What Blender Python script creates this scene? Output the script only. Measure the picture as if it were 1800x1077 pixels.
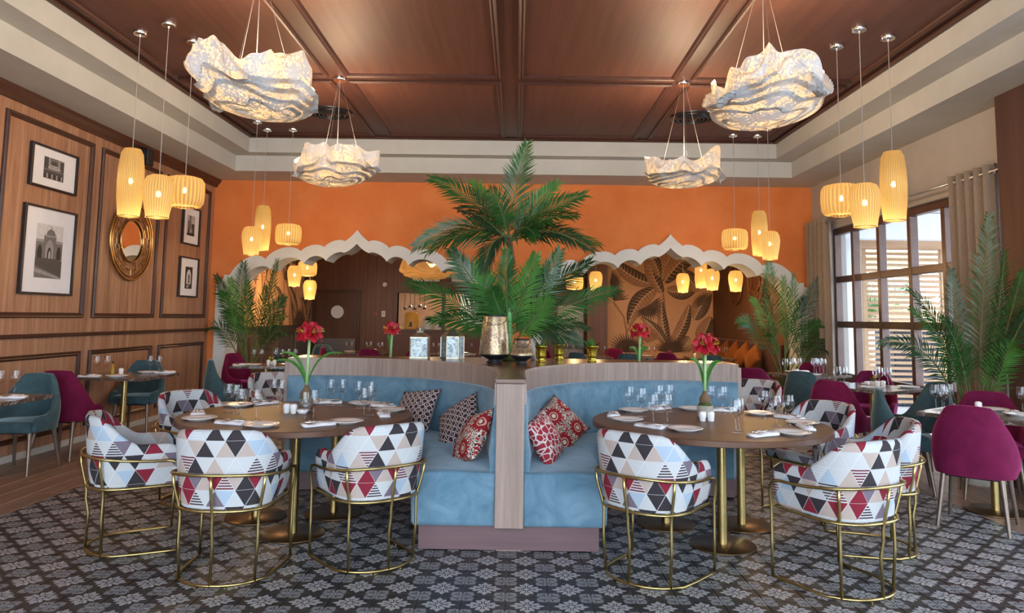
import bpy, bmesh, math, random
from math import sin, cos, pi, radians, sqrt, atan2
from mathutils import Vector, Matrix, noise

random.seed(7)
for o in list(bpy.data.objects):
    bpy.data.objects.remove(o)
SC = bpy.context.scene
COL = SC.collection

# ------------------------------------------------------------------ camera
CAM_F, CAM_YAW, CAM_PITCH, CAM_ROLL, CAM_H = 1261.12, -0.008, 0.0949, 0.0144, 1.4475
cam_d = bpy.data.cameras.new('camera')
cam_d.sensor_width = 36.0
cam_d.sensor_fit = 'HORIZONTAL'
cam_d.lens = CAM_F * 36.0 / 1800.0
cam_d.shift_y = -(538.5 - 437.74) / 1800.0
cam_d.clip_start = 0.05
cam_d.clip_end = 300
cam = bpy.data.objects.new('camera', cam_d)
COL.objects.link(cam)
fw = Vector((sin(CAM_YAW) * cos(CAM_PITCH), cos(CAM_YAW) * cos(CAM_PITCH), sin(CAM_PITCH)))
rt = Vector((cos(CAM_YAW), -sin(CAM_YAW), 0))
up = rt.cross(fw)
r2 = rt * cos(CAM_ROLL) + up * sin(CAM_ROLL)
u2 = -rt * sin(CAM_ROLL) + up * cos(CAM_ROLL)
m3 = Matrix((r2, u2, -fw)).transposed()
cam.matrix_world = Matrix.Translation((0, 0, CAM_H)) @ m3.to_4x4()
SC.camera = cam

# ------------------------------------------------------------------ world and view
world = bpy.data.worlds.new('sky')
SC.world = world
world.use_nodes = True
bgn = world.node_tree.nodes['Background']
bgn.inputs[0].default_value = (0.80, 0.90, 1.0, 1)
bgn.inputs[1].default_value = 4.6
SC.view_settings.view_transform = 'Standard'
SC.view_settings.look = 'None'
SC.view_settings.gamma = 1.0
SC.view_settings.use_curve_mapping = False
SC.view_settings.exposure = 0.75
try:
    SC.cycles.use_denoising = True
    SC.cycles.max_bounces = 5
    SC.cycles.diffuse_bounces = 3
    SC.cycles.glossy_bounces = 2
    SC.cycles.transmission_bounces = 3
    SC.cycles.adaptive_threshold = 0.04
    SC.cycles.transparent_max_bounces = 10
    SC.cycles.sample_clamp_indirect = 6.0
except Exception:
    pass

# ------------------------------------------------------------------ mesh helpers
class MB:
    """Collects vertices and faces; build() links them as one mesh object."""
    def __init__(self):
        self.v, self.f, self.uv, self.mi = [], [], {}, {}

    def add(self, vs, fs, uvs=None, mi=0):
        b = len(self.v)
        self.v.extend([tuple(p) for p in vs])
        for k, f in enumerate(fs):
            i = len(self.f)
            self.f.append(tuple(x + b for x in f))
            if uvs is not None:
                self.uv[i] = uvs[k]
            if mi:
                self.mi[i] = mi
        return self

    def box(self, lo, hi, bev=0.0, mi=0):
        x0, y0, z0 = lo
        x1, y1, z1 = hi
        if bev <= 0:
            vs = [(x0, y0, z0), (x1, y0, z0), (x1, y1, z0), (x0, y1, z0), (x0, y0, z1), (x1, y0, z1), (x1, y1, z1), (x0, y1, z1)]
            fs = [(0, 3, 2, 1), (4, 5, 6, 7), (0, 1, 5, 4), (1, 2, 6, 5), (2, 3, 7, 6), (3, 0, 4, 7)]
            return self.add(vs, fs, mi=mi)
        b = bev
        vs, idx = [], {}
        for ix, X in enumerate((x0, x1)):
            for iy, Y in enumerate((y0, y1)):
                for iz, Z in enumerate((z0, z1)):
                    sx, sy, sz = (1 if ix == 0 else -1), (1 if iy == 0 else -1), (1 if iz == 0 else -1)
                    for a in range(3):
                        p = [X + sx * b, Y + sy * b, Z + sz * b]
                        p[a] = (X, Y, Z)[a]
                        idx[(ix, iy, iz, a)] = len(vs)
                        vs.append(tuple(p))
        fs = []
        I = lambda x, y, z, a: idx[(x, y, z, a)]
        for s in (0, 1):
            q = [I(s, 0, 0, 0), I(s, 1, 0, 0), I(s, 1, 1, 0), I(s, 0, 1, 0)]
            fs.append(q if s else q[::-1])
            q = [I(0, s, 0, 1), I(1, s, 0, 1), I(1, s, 1, 1), I(0, s, 1, 1)]
            fs.append(q[::-1] if s else q)
            q = [I(0, 0, s, 2), I(1, 0, s, 2), I(1, 1, s, 2), I(0, 1, s, 2)]
            fs.append(q if s else q[::-1])
        for s in (0, 1):
            for t in (0, 1):
                fs.append([I(0, s, t, 1), I(1, s, t, 1), I(1, s, t, 2), I(0, s, t, 2)])
                fs.append([I(s, 0, t, 0), I(s, 1, t, 0), I(s, 1, t, 2), I(s, 0, t, 2)])
                fs.append([I(s, t, 0, 0), I(s, t, 1, 0), I(s, t, 1, 1), I(s, t, 0, 1)])
        for x in (0, 1):
            for y in (0, 1):
                for z in (0, 1):
                    fs.append([I(x, y, z, 0), I(x, y, z, 1), I(x, y, z, 2)])
        return self.add(vs, fs, mi=mi)

    def tube(self, pts, r, n=8, closed=False, caps=True, mi=0):
        pts = [Vector(p) for p in pts]
        m = len(pts)
        rs = r if isinstance(r, (list, tuple)) else [r] * m
        rings = []
        ref = None
        for i, p in enumerate(pts):
            if closed:
                t = pts[(i + 1) % m] - pts[i - 1]
            else:
                t = pts[min(i + 1, m - 1)] - pts[max(i - 1, 0)]
            t.normalize()
            if ref is None:
                ref = Vector((0, 0, 1)) if abs(t.z) < 0.9 else Vector((1, 0, 0))
            ref = ref - t * ref.dot(t)
            if ref.length < 1e-5:
                ref = t.orthogonal()
            ref.normalize()
            b = t.cross(ref)
            rings.append([p + (ref * cos(2 * pi * k / n) + b * sin(2 * pi * k / n)) * rs[i] for k in range(n)])
        vs = [q for rg in rings for q in rg]
        fs = []
        for i in range(m if closed else m - 1):
            j = (i + 1) % m
            for k in range(n):
                k2 = (k + 1) % n
                fs.append((i * n + k, i * n + k2, j * n + k2, j * n + k))
        if caps and not closed:
            fs.append(tuple(range(n))[::-1])
            fs.append(tuple((m - 1) * n + k for k in range(n)))
        return self.add(vs, fs, mi=mi)

    def lathe(self, prof, n=24, c=(0, 0, 0), a0=0.0, mi=0, uv=False):
        vs, fs, uvs = [], [], []
        m = len(prof)
        for k in range(n):
            a = a0 + 2 * pi * k / n
            for (r, z) in prof:
                vs.append((c[0] + r * cos(a), c[1] + r * sin(a), c[2] + z))
        for k in range(n):
            k2 = (k + 1) % n
            for i in range(m - 1):
                q = (k * m + i, k2 * m + i, k2 * m + i + 1, k * m + i + 1)
                u0, u1 = k / n, (k + 1) / n
                w0, w1 = i / (m - 1), (i + 1) / (m - 1)
                qu = [(u0, w0), (u1, w0), (u1, w1), (u0, w1)]
                if prof[i][0] < 1e-6:
                    q, qu = (q[0], q[2], q[3]), [qu[0], qu[2], qu[3]]
                elif prof[i + 1][0] < 1e-6:
                    q, qu = (q[0], q[1], q[2]), qu[:3]
                fs.append(q)
                uvs.append(qu)
        return self.add(vs, fs, uvs if uv else None, mi=mi)

    def prism(self, poly, z0, z1, mi=0):
        """poly: list of (x, y), counter-clockwise."""
        n = len(poly)
        vs = [(x, y, z0) for x, y in poly] + [(x, y, z1) for x, y in poly]
        fs = [tuple(range(n))[::-1], tuple(range(n, 2 * n))]
        for i in range(n):
            j = (i + 1) % n
            fs.append((i, j, n + j, n + i))
        return self.add(vs, fs, mi=mi)

    def grid(self, rows, uvrows=None, closed_u=False, mi=0):
        """rows: list of equally long point lists."""
        n = len(rows[0])
        vs = [p for r in rows for p in r]
        fs, uvs = [], []
        for i in range(len(rows) - 1):
            for k in range(n if closed_u else n - 1):
                k2 = (k + 1) % n
                fs.append((i * n + k, i * n + k2, (i + 1) * n + k2, (i + 1) * n + k))
                if uvrows:
                    uvs.append([uvrows[i][k], uvrows[i][k2], uvrows[i + 1][k2], uvrows[i + 1][k]])
        return self.add(vs, fs, uvs if uvrows else None, mi=mi)

    def xf(self, M, start=0):
        for i in range(start, len(self.v)):
            self.v[i] = tuple(M @ Vector(self.v[i]))
        return self

    def mesh(self, name, mat, smooth=False, fix=False, merge=0.0, bev=0.0):
        me = bpy.data.meshes.new(name)
        me.from_pydata(self.v, [], self.f)
        if self.uv:
            ul = me.uv_layers.new(name='UVMap')
            for p in me.polygons:
                q = self.uv.get(p.index)
                if q:
                    for li, w in zip(p.loop_indices, q):
                        ul.data[li].uv = w
        for m in (mat if isinstance(mat, (list, tuple)) else [mat]):
            me.materials.append(m)
        for i, k in self.mi.items():
            me.polygons[i].material_index = k
        if fix or merge or bev:
            bm = bmesh.new()
            bm.from_mesh(me)
            if merge:
                bmesh.ops.remove_doubles(bm, verts=bm.verts, dist=merge)
            if bev:
                bmesh.ops.bevel(bm, geom=list(bm.edges), offset=bev, segments=2, affect='EDGES', clamp_overlap=True)
            if fix:
                bmesh.ops.recalc_face_normals(bm, faces=bm.faces)
            bm.to_mesh(me)
            bm.free()
        if smooth:
            me.polygons.foreach_set('use_smooth', [True] * len(me.polygons))
            if smooth != 'all':
                try:
                    me.set_sharp_from_angle(angle=radians(smooth if isinstance(smooth, (int, float)) and smooth > 1 else 40))
                except Exception:
                    pass
        me.update()
        return me

    def build(self, name, mat, parent=None, smooth=False, **k):
        return link(name, self.mesh(name, mat, smooth, **k), parent)


def link(name, me, parent=None):
    o = bpy.data.objects.new(name, me)
    COL.objects.link(o)
    if parent is not None:
        o.parent = parent
    return o


def tag(o, label, cat=None, group=None, kind=None):
    o['label'] = label
    if cat:
        o['category'] = cat
    if group:
        o['group'] = group
    if kind:
        o['kind'] = kind
    return o


def thing(name, label, cat, loc=(0, 0, 0), rz=0.0, group=None):
    o = bpy.data.objects.new(name, None)
    o.empty_display_size = 0.1
    COL.objects.link(o)
    o.location = loc
    o.rotation_euler = (0, 0, rz)
    return tag(o, label, cat, group)


def kids(o):
    return [c for c in bpy.data.objects if c.parent == o]


def copy_tree(o, loc, rz, label, group=None, scale=None):
    """A copy of a thing with copies of its parts and sub-parts (mesh data shared)."""
    c = o.copy()
    COL.objects.link(c)
    c.location = loc
    c.rotation_euler = (0, 0, rz)
    if scale:
        c.scale = scale
    c['label'] = label
    if group:
        c['group'] = group
    for ch in KIDS.get(o.name, []):
        d = ch.copy()
        COL.objects.link(d)
        d.parent = c
        for g in KIDS.get(ch.name, []):
            e = g.copy()
            COL.objects.link(e)
            e.parent = d
    return c


KIDS = {}


def remember(root):
    """Note the children of a prototype once, before it is copied."""
    KIDS[root.name] = kids(root)
    for ch in KIDS[root.name]:
        KIDS[ch.name] = kids(ch)
    return root


def face_dir(dx, dy):
    """z rotation that turns local +y to (dx, dy)."""
    return atan2(dy, dx) - pi / 2


def smooth01(t):
    t = max(0.0, min(1.0, t))
    return t * t * (3 - 2 * t)


# ------------------------------------------------------------------ materials
class X:
    """A shader-node socket with arithmetic."""
    def __init__(s, nt, sock):
        s.nt, s.s = nt, sock

    def _m(s, op, *a):
        n = s.nt.nodes.new('ShaderNodeMath')
        n.operation = op
        for i, q in enumerate((s,) + a):
            if isinstance(q, X):
                s.nt.links.new(q.s, n.inputs[i])
            else:
                n.inputs[i].default_value = q
        return X(s.nt, n.outputs[0])

    def __add__(s, o): return s._m('ADD', o)
    def __sub__(s, o): return s._m('SUBTRACT', o)
    def __mul__(s, o): return s._m('MULTIPLY', o)
    def __truediv__(s, o): return s._m('DIVIDE', o)
    def gt(s, o): return s._m('GREATER_THAN', o)
    def lt(s, o): return s._m('LESS_THAN', o)
    def fl(s): return s._m('FLOOR')
    def fr(s): return s._m('FRACT')
    def ab(s): return s._m('ABSOLUTE')
    def si(s): return s._m('SINE')
    def co(s): return s._m('COSINE')
    def mx(s, o): return s._m('MAXIMUM', o)
    def mn(s, o): return s._m('MINIMUM', o)
    def pw(s, o): return s._m('POWER', o)
    def at2(s, o): return s._m('ARCTAN2', o)
    def rev(s):
        n = s._m('MULTIPLY_ADD', -1.0, 1.0)
        return n


class Mat:
    def __init__(s, name, color=(0.5, 0.5, 0.5), rough=0.5, metal=0.0, spec=0.5):
        s.m = bpy.data.materials.new(name)
        s.m.use_nodes = True
        s.nt = s.m.node_tree
        s.b = s.nt.nodes['Principled BSDF']
        s.b.inputs['Base Color'].default_value = (*color, 1)
        s.b.inputs['Roughness'].default_value = rough
        s.b.inputs['Metallic'].default_value = metal
        s.b.inputs['Specular IOR Level'].default_value = spec
        s.m.diffuse_color = (*color, 1)

    def node(s, t, **kw):
        n = s.nt.nodes.new('ShaderNode' + t)
        for k, v in kw.items():
            setattr(n, k, v)
        return n

    def link(s, a, b):
        s.nt.links.new(a.s if isinstance(a, X) else a, b)

    def coords(s, kind='Object', scale=(1, 1, 1), rot=(0, 0, 0)):
        tc = s.node('TexCoord')
        mp = s.node('Mapping')
        mp.inputs['Scale'].default_value = scale
        mp.inputs['Rotation'].default_value = rot
        s.link(tc.outputs[kind], mp.inputs[0])
        return mp.outputs[0]

    def noise(s, vec, scale=5.0, detail=4.0, rough=0.6, dist=0.0):
        n = s.node('TexNoise')
        n.inputs['Scale'].default_value = scale
        n.inputs['Detail'].default_value = detail
        n.inputs['Roughness'].default_value = rough
        n.inputs['Distortion'].default_value = dist
        s.link(vec, n.inputs['Vector'])
        return X(s.nt, n.outputs['Fac'])

    def ramp(s, fac, stops, const=False):
        n = s.node('ValToRGB')
        if const:
            n.color_ramp.interpolation = 'CONSTANT'
        el = n.color_ramp.elements
        while len(el) < len(stops):
            el.new(0.5)
        for e, (p, c) in zip(el, stops):
            e.position = p
            e.color = (*c, 1)
        s.link(fac, n.inputs[0])
        return n.outputs[0]

    def mix(s, fac, a, b, blend='MIX'):
        n = s.node('Mix', data_type='RGBA', blend_type=blend)
        for v, i in ((fac, 0), (a, 6), (b, 7)):
            if isinstance(v, (int, float)):
                n.inputs[i].default_value = v
            elif isinstance(v, tuple):
                n.inputs[i].default_value = (*v, 1)
            else:
                s.link(v, n.inputs[i])
        return n.outputs[2]

    def base(s, sock):
        s.link(sock, s.b.inputs['Base Color'])
        return s

    def bump(s, h, strength=0.2, dist=0.01):
        n = s.node('Bump')
        n.inputs['Strength'].default_value = strength
        n.inputs['Distance'].default_value = dist
        s.link(h, n.inputs['Height'])
        s.link(n.outputs[0], s.b.inputs['Normal'])
        return s

    def emit(s, col, st):
        s.b.inputs['Emission Color'].default_value = (*col, 1)
        s.b.inputs['Emission Strength'].default_value = st
        return s


def mottled(name, c1, c2, scale=6.0, rough=0.6, metal=0.0, bump=0.0, spec=0.4, detail=4):
    m = Mat(name, c1, rough, metal, spec)
    n = m.noise(m.coords(), scale, detail)
    m.base(m.ramp(n, [(0.3, c1), (0.7, c2)]))
    if bump:
        m.bump(n, bump)
    return m.m


def wood(name, c1, c2, c3, along='Z', scale=1.0, rough=0.45, spec=0.4):
    """Straight-grained veneer: noise stretched along one axis, with strips of differing tone."""
    m = Mat(name, c1, rough, 0, spec)
    st = {'X': (0.35, 9, 9), 'Y': (9, 0.35, 9), 'Z': (9, 9, 0.35)}[along]
    v = m.coords('Object', tuple(q * scale for q in st))
    n1 = m.noise(v, 2.2, 6, 0.65, 0.4)
    v2 = m.coords('Object', tuple(q * scale * 6 for q in st))
    n2 = m.noise(v2, 3.0, 3, 0.6)
    f = n1 * 0.75 + n2 * 0.25
    m.base(m.ramp(f, [(0.30, c1), (0.5, c2), (0.68, c3)]))
    m.bump(n2, 0.05)
    return m.m


def velvet(name, c1, c2, light):
    m = Mat(name, c1, 0.85, 0, 0.15)
    v = m.coords('Object')
    n = m.noise(v, 5.0, 4, 0.6, 1.2)
    m.base(m.ramp(n, [(0.32, c1), (0.68, c2)]))
    m.b.inputs['Sheen Weight'].default_value = 0.7
    m.b.inputs['Sheen Roughness'].default_value = 0.35
    m.b.inputs['Sheen Tint'].default_value = (*light, 1)
    n2 = m.noise(v, 160, 2)
    m.bump(n2, 0.08, 0.003)
    return m.m


def glass(name, tint=(0.97, 0.985, 1.0), blend=0.30, rough=0.0):
    m = Mat(name)
    nt = m.nt
    nt.nodes.remove(m.b)
    tr = m.node('BsdfTransparent')
    tr.inputs[0].default_value = (*tint, 1)
    gl = m.node('BsdfGlossy')
    gl.inputs['Roughness'].default_value = rough
    lw = m.node('LayerWeight')
    lw.inputs['Blend'].default_value = 0.5
    mx = m.node('MixShader')
    fac = X(nt, lw.outputs['Facing']).pw(2.2) * (blend * 2.6) + blend * 0.22
    m.link(fac, mx.inputs[0])
    m.link(tr.outputs[0], mx.inputs[1])
    m.link(gl.outputs[0], mx.inputs[2])
    m.link(mx.outputs[0], nt.nodes['Material Output'].inputs[0])
    return m.m


WARM = (1.0, 0.62, 0.28)


def shade_mat(name, stripes, strength, col=(1.0, 0.52, 0.09), dark=0.30, base=(0.50, 0.34, 0.13)):
    """Thread-wound lamp shade: lets the bulb's light through, threads run up and down."""
    m = Mat(name)
    nt = m.nt
    tc = m.node('TexCoord')
    sp = m.node('SeparateXYZ')
    m.link(tc.outputs['UV'], sp.inputs[0])
    u = X(nt, sp.outputs[0])
    n = m.noise(m.coords('UV', (40, 0.4, 1)), 3.0, 3)
    st = ((u * stripes + n * 0.35) * (2 * pi)).si() * 0.5 + 0.5
    k = st * (1 - dark) + dark
    c = m.mix(st, tuple(q * 0.45 for q in base), base)
    m.base(c)
    m.b.inputs['Roughness'].default_value = 0.8
    m.b.inputs['Emission Color'].default_value = (*col, 1)
    m.link(k * strength, m.b.inputs['Emission Strength'])
    tl = m.node('BsdfTranslucent')
    tl.inputs[0].default_value = (1.0, 0.78, 0.45, 1)
    mx = m.node('MixShader')
    mx.inputs[0].default_value = 0.2
    m.link(m.b.outputs[0], mx.inputs[1])
    m.link(tl.outputs[0], mx.inputs[2])
    tp = m.node('BsdfTransparent')
    m2 = m.node('MixShader')
    m.link(st.rev() * 0.30, m2.inputs[0])
    m.link(mx.outputs[0], m2.inputs[1])
    m.link(tp.outputs[0], m2.inputs[2])
    m.link(m2.outputs[0], nt.nodes['Material Output'].inputs[0])
    return m.m


def triangle_fabric():
    """Printed upholstery: triangles in white, pale blue, beige, mauve, charcoal, burgundy and stripes."""
    m = Mat('triangle_fabric', rough=0.85, spec=0.2)
    nt = m.nt
    tc = m.node('TexCoord')
    sp = m.node('SeparateXYZ')
    m.link(tc.outputs['UV'], sp.inputs[0])
    u, v = X(nt, sp.outputs[0]) / 0.108, X(nt, sp.outputs[1]) / 0.088
    i = u - v * 0.5
    fi, fj = i.fr(), v.fr()
    upp = (fi + fj).gt(1.0)
    cb = m.node('CombineXYZ')
    m.link(i.fl(), cb.inputs[0])
    m.link(v.fl(), cb.inputs[1])
    m.link(upp, cb.inputs[2])
    wn = m.node('TexWhiteNoise')
    wn.noise_dimensions = '3D'
    m.link(cb.outputs[0], wn.inputs['Vector'])
    val = X(nt, wn.outputs['Value'])
    white = (0.47, 0.49, 0.515)
    col = m.ramp(val, [(0.0, white), (0.36, (0.34, 0.43, 0.54)), (0.48, (0.41, 0.34, 0.31)), (0.62, (0.16, 0.13, 0.17)),
                       (0.70, (0.035, 0.03, 0.036)), (0.80, (0.20, 0.018, 0.035)), (0.91, white)], True)
    stripes = (fj * 6.0).fr().gt(0.5)
    isst = val.gt(0.91)
    sc = m.ramp(val, [(0.0, (0.05, 0.03, 0.04)), (0.955, (0.50, 0.56, 0.62)), (0.98, (0.13, 0.02, 0.03))], True)
    col = m.mix(isst * stripes, col, sc)
    # pale seams between the printed triangles
    e = fi.mn(fj).mn((fi + fj - 1.0).ab())
    col = m.mix(e.lt(0.018) * 0.7, col, (0.62, 0.63, 0.65))
    m.base(col)
    n2 = m.noise(m.coords('UV'), 900, 2)
    m.bump(n2, 0.15, 0.002)
    return m.m


def tile_print():
    """Cement tile with a floral cross in the middle and quarter rosettes in the corners."""
    m = Mat('printed_cement_tile', rough=0.42, spec=0.45)
    nt = m.nt
    tc = m.node('TexCoord')
    sp = m.node('SeparateXYZ')
    m.link(tc.outputs['UV'], sp.inputs[0])
    x, y = X(nt, sp.outputs[0]) - 0.5, X(nt, sp.outputs[1]) - 0.5

    def ell(px, py, cx, cy, ph, ra, rb):
        dx, dy = px - cx, py - cy
        u_, v_ = (dx * cos(ph) + dy * sin(ph)) / ra, (dy * cos(ph) - dx * sin(ph)) / rb
        return (u_ * u_ + v_ * v_).lt(1.0)

    def motif(px, py, corner):
        ax, ay = px.ab(), py.ab()
        p, q = ax.mx(ay), ax.mn(ay)
        arm = q.lt(0.013) * p.lt(0.3)
        if not corner:
            k = arm.mx(ell(p, q, 0.165, 0.088, radians(28), 0.098, 0.040))
            k = k.mx((((p - 0.285).ab() / 0.075) + (q / 0.052)).lt(1.0))
            k = k.mx(ell(p, q, 0.225, 0.040, radians(50), 0.048, 0.026))
        else:
            k = arm.mx(ell(p, q, 0.135, 0.082, radians(32), 0.092, 0.034))
            k = k.mx((((p - 0.255).ab() / 0.060) + (q / 0.080)).lt(1.0))
            k = k.mx(ell(p, q, 0.215, 0.060, radians(62), 0.055, 0.024))
        return k.mx((p * p + q * q).lt(0.0035))

    a = motif(x * 0.90, y * 0.90, False)
    xa, ya = (x.ab() - 0.5) * 0.9, (y.ab() - 0.5) * 0.9
    r5 = 0.70710678
    b = motif((xa + ya) * r5, (xa - ya) * r5, True)
    n = m.noise(m.coords('Object'), 7.0, 5)
    dark = m.ramp(n, [(0.3, (0.022, 0.021, 0.024)), (0.7, (0.045, 0.041, 0.043))])
    lite = m.ramp(n, [(0.3, (0.33, 0.34, 0.37)), (0.7, (0.42, 0.42, 0.44))])
    mid = m.ramp(n, [(0.3, (0.185, 0.195, 0.22)), (0.7, (0.245, 0.25, 0.265))])
    c = m.mix(a, dark, lite)
    c = m.mix(b, c, mid)
    m.base(c)
    m.bump(n, 0.05)
    return m.m


M = {}


def make_materials():
    M['tile'] = tile_print()
    M['grout'] = mottled('tile_grout', (0.42, 0.41, 0.42), (0.50, 0.49, 0.49), 30, 0.8)
    M['plank'] = wood('floor_plank_wood', (0.17, 0.105, 0.078), (0.26, 0.165, 0.12), (0.34, 0.22, 0.165), 'Y', 0.7, 0.34)
    M['panel'] = wood('wall_walnut', (0.175, 0.082, 0.046), (0.36, 0.190, 0.112), (0.50, 0.295, 0.19), 'Z', 0.9, 0.42)
    M['molding'] = wood('dark_molding', (0.035, 0.014, 0.010), (0.055, 0.022, 0.015), (0.075, 0.03, 0.02), 'Y', 1.0, 0.38)
    M['farwood'] = wood('far_wall_wood', (0.085, 0.034, 0.020), (0.12, 0.05, 0.029), (0.16, 0.068, 0.04), 'Z', 0.7, 0.45)
    M['doorwood'] = wood('door_wood', (0.06, 0.02, 0.012), (0.085, 0.03, 0.017), (0.11, 0.04, 0.022), 'Z', 0.7, 0.4)
    M['plaster'] = mottled('cream_plaster', (0.46, 0.465, 0.44), (0.51, 0.515, 0.49), 3, 0.8, 0, 0.02)
    M['plaster_r'] = mottled('beige_plaster', (0.40, 0.365, 0.325), (0.45, 0.41, 0.37), 3, 0.8, 0, 0.02)
    M['orange'] = mottled('orange_limewash', (0.62, 0.175, 0.045), (0.71, 0.235, 0.075), 2.2, 0.85, 0, 0.05, 0.2, 6)
    M['archwhite'] = mottled('arch_trim_paint', (0.62, 0.63, 0.60), (0.68, 0.69, 0.66), 4, 0.7)
    M['base_grey'] = mottled('baseboard_stone', (0.50, 0.49, 0.46), (0.58, 0.57, 0.54), 8, 0.5)
    # perforated ceiling veneer
    m = Mat('perforated_ceiling_wood', rough=0.55, spec=0.35)
    v = m.coords('Object', (9, 0.5, 9))
    n = m.noise(v, 1.6, 5, 0.6)
    c = m.ramp(n, [(0.3, (0.085, 0.034, 0.025)), (0.7, (0.125, 0.052, 0.037))])
    vv = m.coords('Object')
    sp = m.node('SeparateXYZ')
    m.link(vv, sp.inputs[0])
    px, py = (X(m.nt, sp.outputs[0]) / 0.026).fr() - 0.5, (X(m.nt, sp.outputs[1]) / 0.026).fr() - 0.5
    dot = (px * px + py * py).lt(0.055)
    m.base(m.mix(dot * 0.6, c, (0.035, 0.010, 0.006)))
    M['ceil'] = m.m
    M['ceilmold'] = wood('ceiling_molding_wood', (0.045, 0.018, 0.014), (0.062, 0.024, 0.018), (0.08, 0.031, 0.023), 'Y', 1.0, 0.45)
    M['tritex'] = triangle_fabric()
    M['brass'] = mottled('brushed_brass', (0.40, 0.305, 0.125), (0.49, 0.38, 0.165), 20, 0.32, 1.0)
    M['bronze'] = mottled('bronze_base', (0.17, 0.105, 0.055), (0.23, 0.145, 0.08), 12, 0.33, 0.9)
    M['gold'] = mottled('antique_gold', (0.42, 0.25, 0.09), (0.62, 0.40, 0.16), 9, 0.3, 1.0)
    M['oldgold'] = mottled('dark_carved_wood_gilt', (0.10, 0.04, 0.018), (0.17, 0.07, 0.03), 9, 0.5, 0.0)
    M['chrome'] = Mat('polished_steel', (0.72, 0.70, 0.67), 0.12, 1.0).m
    M['steel'] = Mat('brushed_steel', (0.62, 0.62, 0.62), 0.3, 1.0).m
    M['kick'] = Mat('worn_steel_plate', (0.16, 0.15, 0.15), 0.35, 0.9).m
    M['cablewire'] = Mat('lamp_cable', (0.42, 0.40, 0.38), 0.4, 0.3).m
    M['table'] = wood('round_table_oak', (0.075, 0.036, 0.024), (0.12, 0.060, 0.038), (0.155, 0.080, 0.052), 'X', 0.5, 0.40)
    M['tabledge'] = mottled('table_edge', (0.075, 0.05, 0.045), (0.10, 0.07, 0.06), 20, 0.4)
    m = Mat('brown_marble', rough=0.16, spec=0.5)
    n = m.noise(m.coords('Object'), 3.2, 8, 0.65, 2.5)
    m.base(m.ramp((n - 0.5).ab(), [(0.0, (0.42, 0.38, 0.34)), (0.018, (0.11, 0.075, 0.06)), (0.3, (0.055, 0.036, 0.030))]))
    M['marble'] = m.m
    M['teal'] = velvet('teal_velvet', (0.035, 0.072, 0.088), (0.062, 0.115, 0.135), (0.45, 0.62, 0.68))
    M['wine'] = velvet('burgundy_velvet', (0.10, 0.006, 0.035), (0.16, 0.010, 0.055), (0.75, 0.12, 0.38))
    M['blue'] = velvet('blue_velvet', (0.085, 0.175, 0.25), (0.16, 0.275, 0.37), (0.6, 0.76, 0.9))
    M['chairleg'] = mottled('bronze_lacquer_leg', (0.15, 0.115, 0.095), (0.20, 0.155, 0.125), 15, 0.35, 0.6)
    M['boothwood'] = wood('booth_walnut', (0.20, 0.142, 0.118), (0.29, 0.215, 0.182), (0.38, 0.29, 0.25), 'Z', 1.1, 0.45)
    M['boothtop'] = wood('counter_walnut', (0.085, 0.046, 0.030), (0.13, 0.072, 0.048), (0.17, 0.098, 0.068), 'X', 0.6, 0.25, 0.5)
    M['plinth'] = wood('plinth_laminate', (0.105, 0.060, 0.068), (0.13, 0.075, 0.083), (0.155, 0.09, 0.098), 'X', 0.8, 0.5)
    M['porcelain'] = Mat('white_porcelain', (0.82, 0.82, 0.83), 0.12, 0, 0.5).m
    M['napkin'] = mottled('white_linen', (0.74, 0.74, 0.80), (0.82, 0.82, 0.87), 30, 0.85)
    M['glass'] = glass('clear_glass')
    M['pane'] = glass('window_glass', (0.96, 0.98, 1.0), 0.06)
    M['oil'] = mottled('amber_oil', (0.32, 0.17, 0.02), (0.42, 0.24, 0.03), 5, 0.15)
    M['leaf'] = mottled('palm_leaf', (0.010, 0.055, 0.010), (0.035, 0.135, 0.022), 3.5, 0.38, 0, 0, 0.5)
    M['leaf_l'] = mottled('palm_leaf_light', (0.03, 0.13, 0.02), (0.09, 0.24, 0.045), 4, 0.4)
    M['leaf_d'] = mottled('palm_leaf_dark', (0.010, 0.035, 0.014), (0.028, 0.075, 0.026), 4, 0.4)
    M['stem'] = mottled('palm_stem', (0.07, 0.11, 0.03), (0.13, 0.17, 0.06), 12, 0.6)
    M['trunk'] = mottled('palm_trunk', (0.10, 0.055, 0.03), (0.18, 0.11, 0.06), 25, 0.85, 0, 0.3)
    M['greenstem'] = mottled('bamboo_green', (0.06, 0.26, 0.05), (0.11, 0.36, 0.08), 8, 0.4)
    M['petal'] = mottled('amaryllis_red', (0.26, 0.003, 0.012), (0.46, 0.010, 0.024), 14, 0.5)
    M['bract'] = mottled('dry_bract', (0.52, 0.38, 0.26), (0.64, 0.5, 0.36), 14, 0.7)
    M['amstem'] = mottled('amaryllis_stem', (0.25, 0.42, 0.17), (0.36, 0.54, 0.25), 10, 0.5)
    M['bulb'] = mottled('flower_bulb', (0.11, 0.065, 0.035), (0.20, 0.12, 0.06), 22, 0.7)
    M['moss'] = mottled('moss', (0.035, 0.06, 0.012), (0.09, 0.12, 0.03), 45, 0.95, 0, 0.6)
    M['concrete'] = mottled('concrete_pot', (0.30, 0.28, 0.24), (0.42, 0.40, 0.36), 18, 0.85, 0, 0.2)
    m = Mat('mercury_glass', rough=0.25, metal=0.45)
    n = m.noise(m.coords('Object'), 70, 4, 0.75)
    n2 = m.noise(m.coords('Object'), 6, 3)
    m.base(m.ramp(n * 0.6 + n2 * 0.4, [(0.40, (0.16, 0.115, 0.09)), (0.49, (0.30, 0.20, 0.13)), (0.56, (0.55, 0.46, 0.22))]))
    M['mercury'] = m.m
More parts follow.
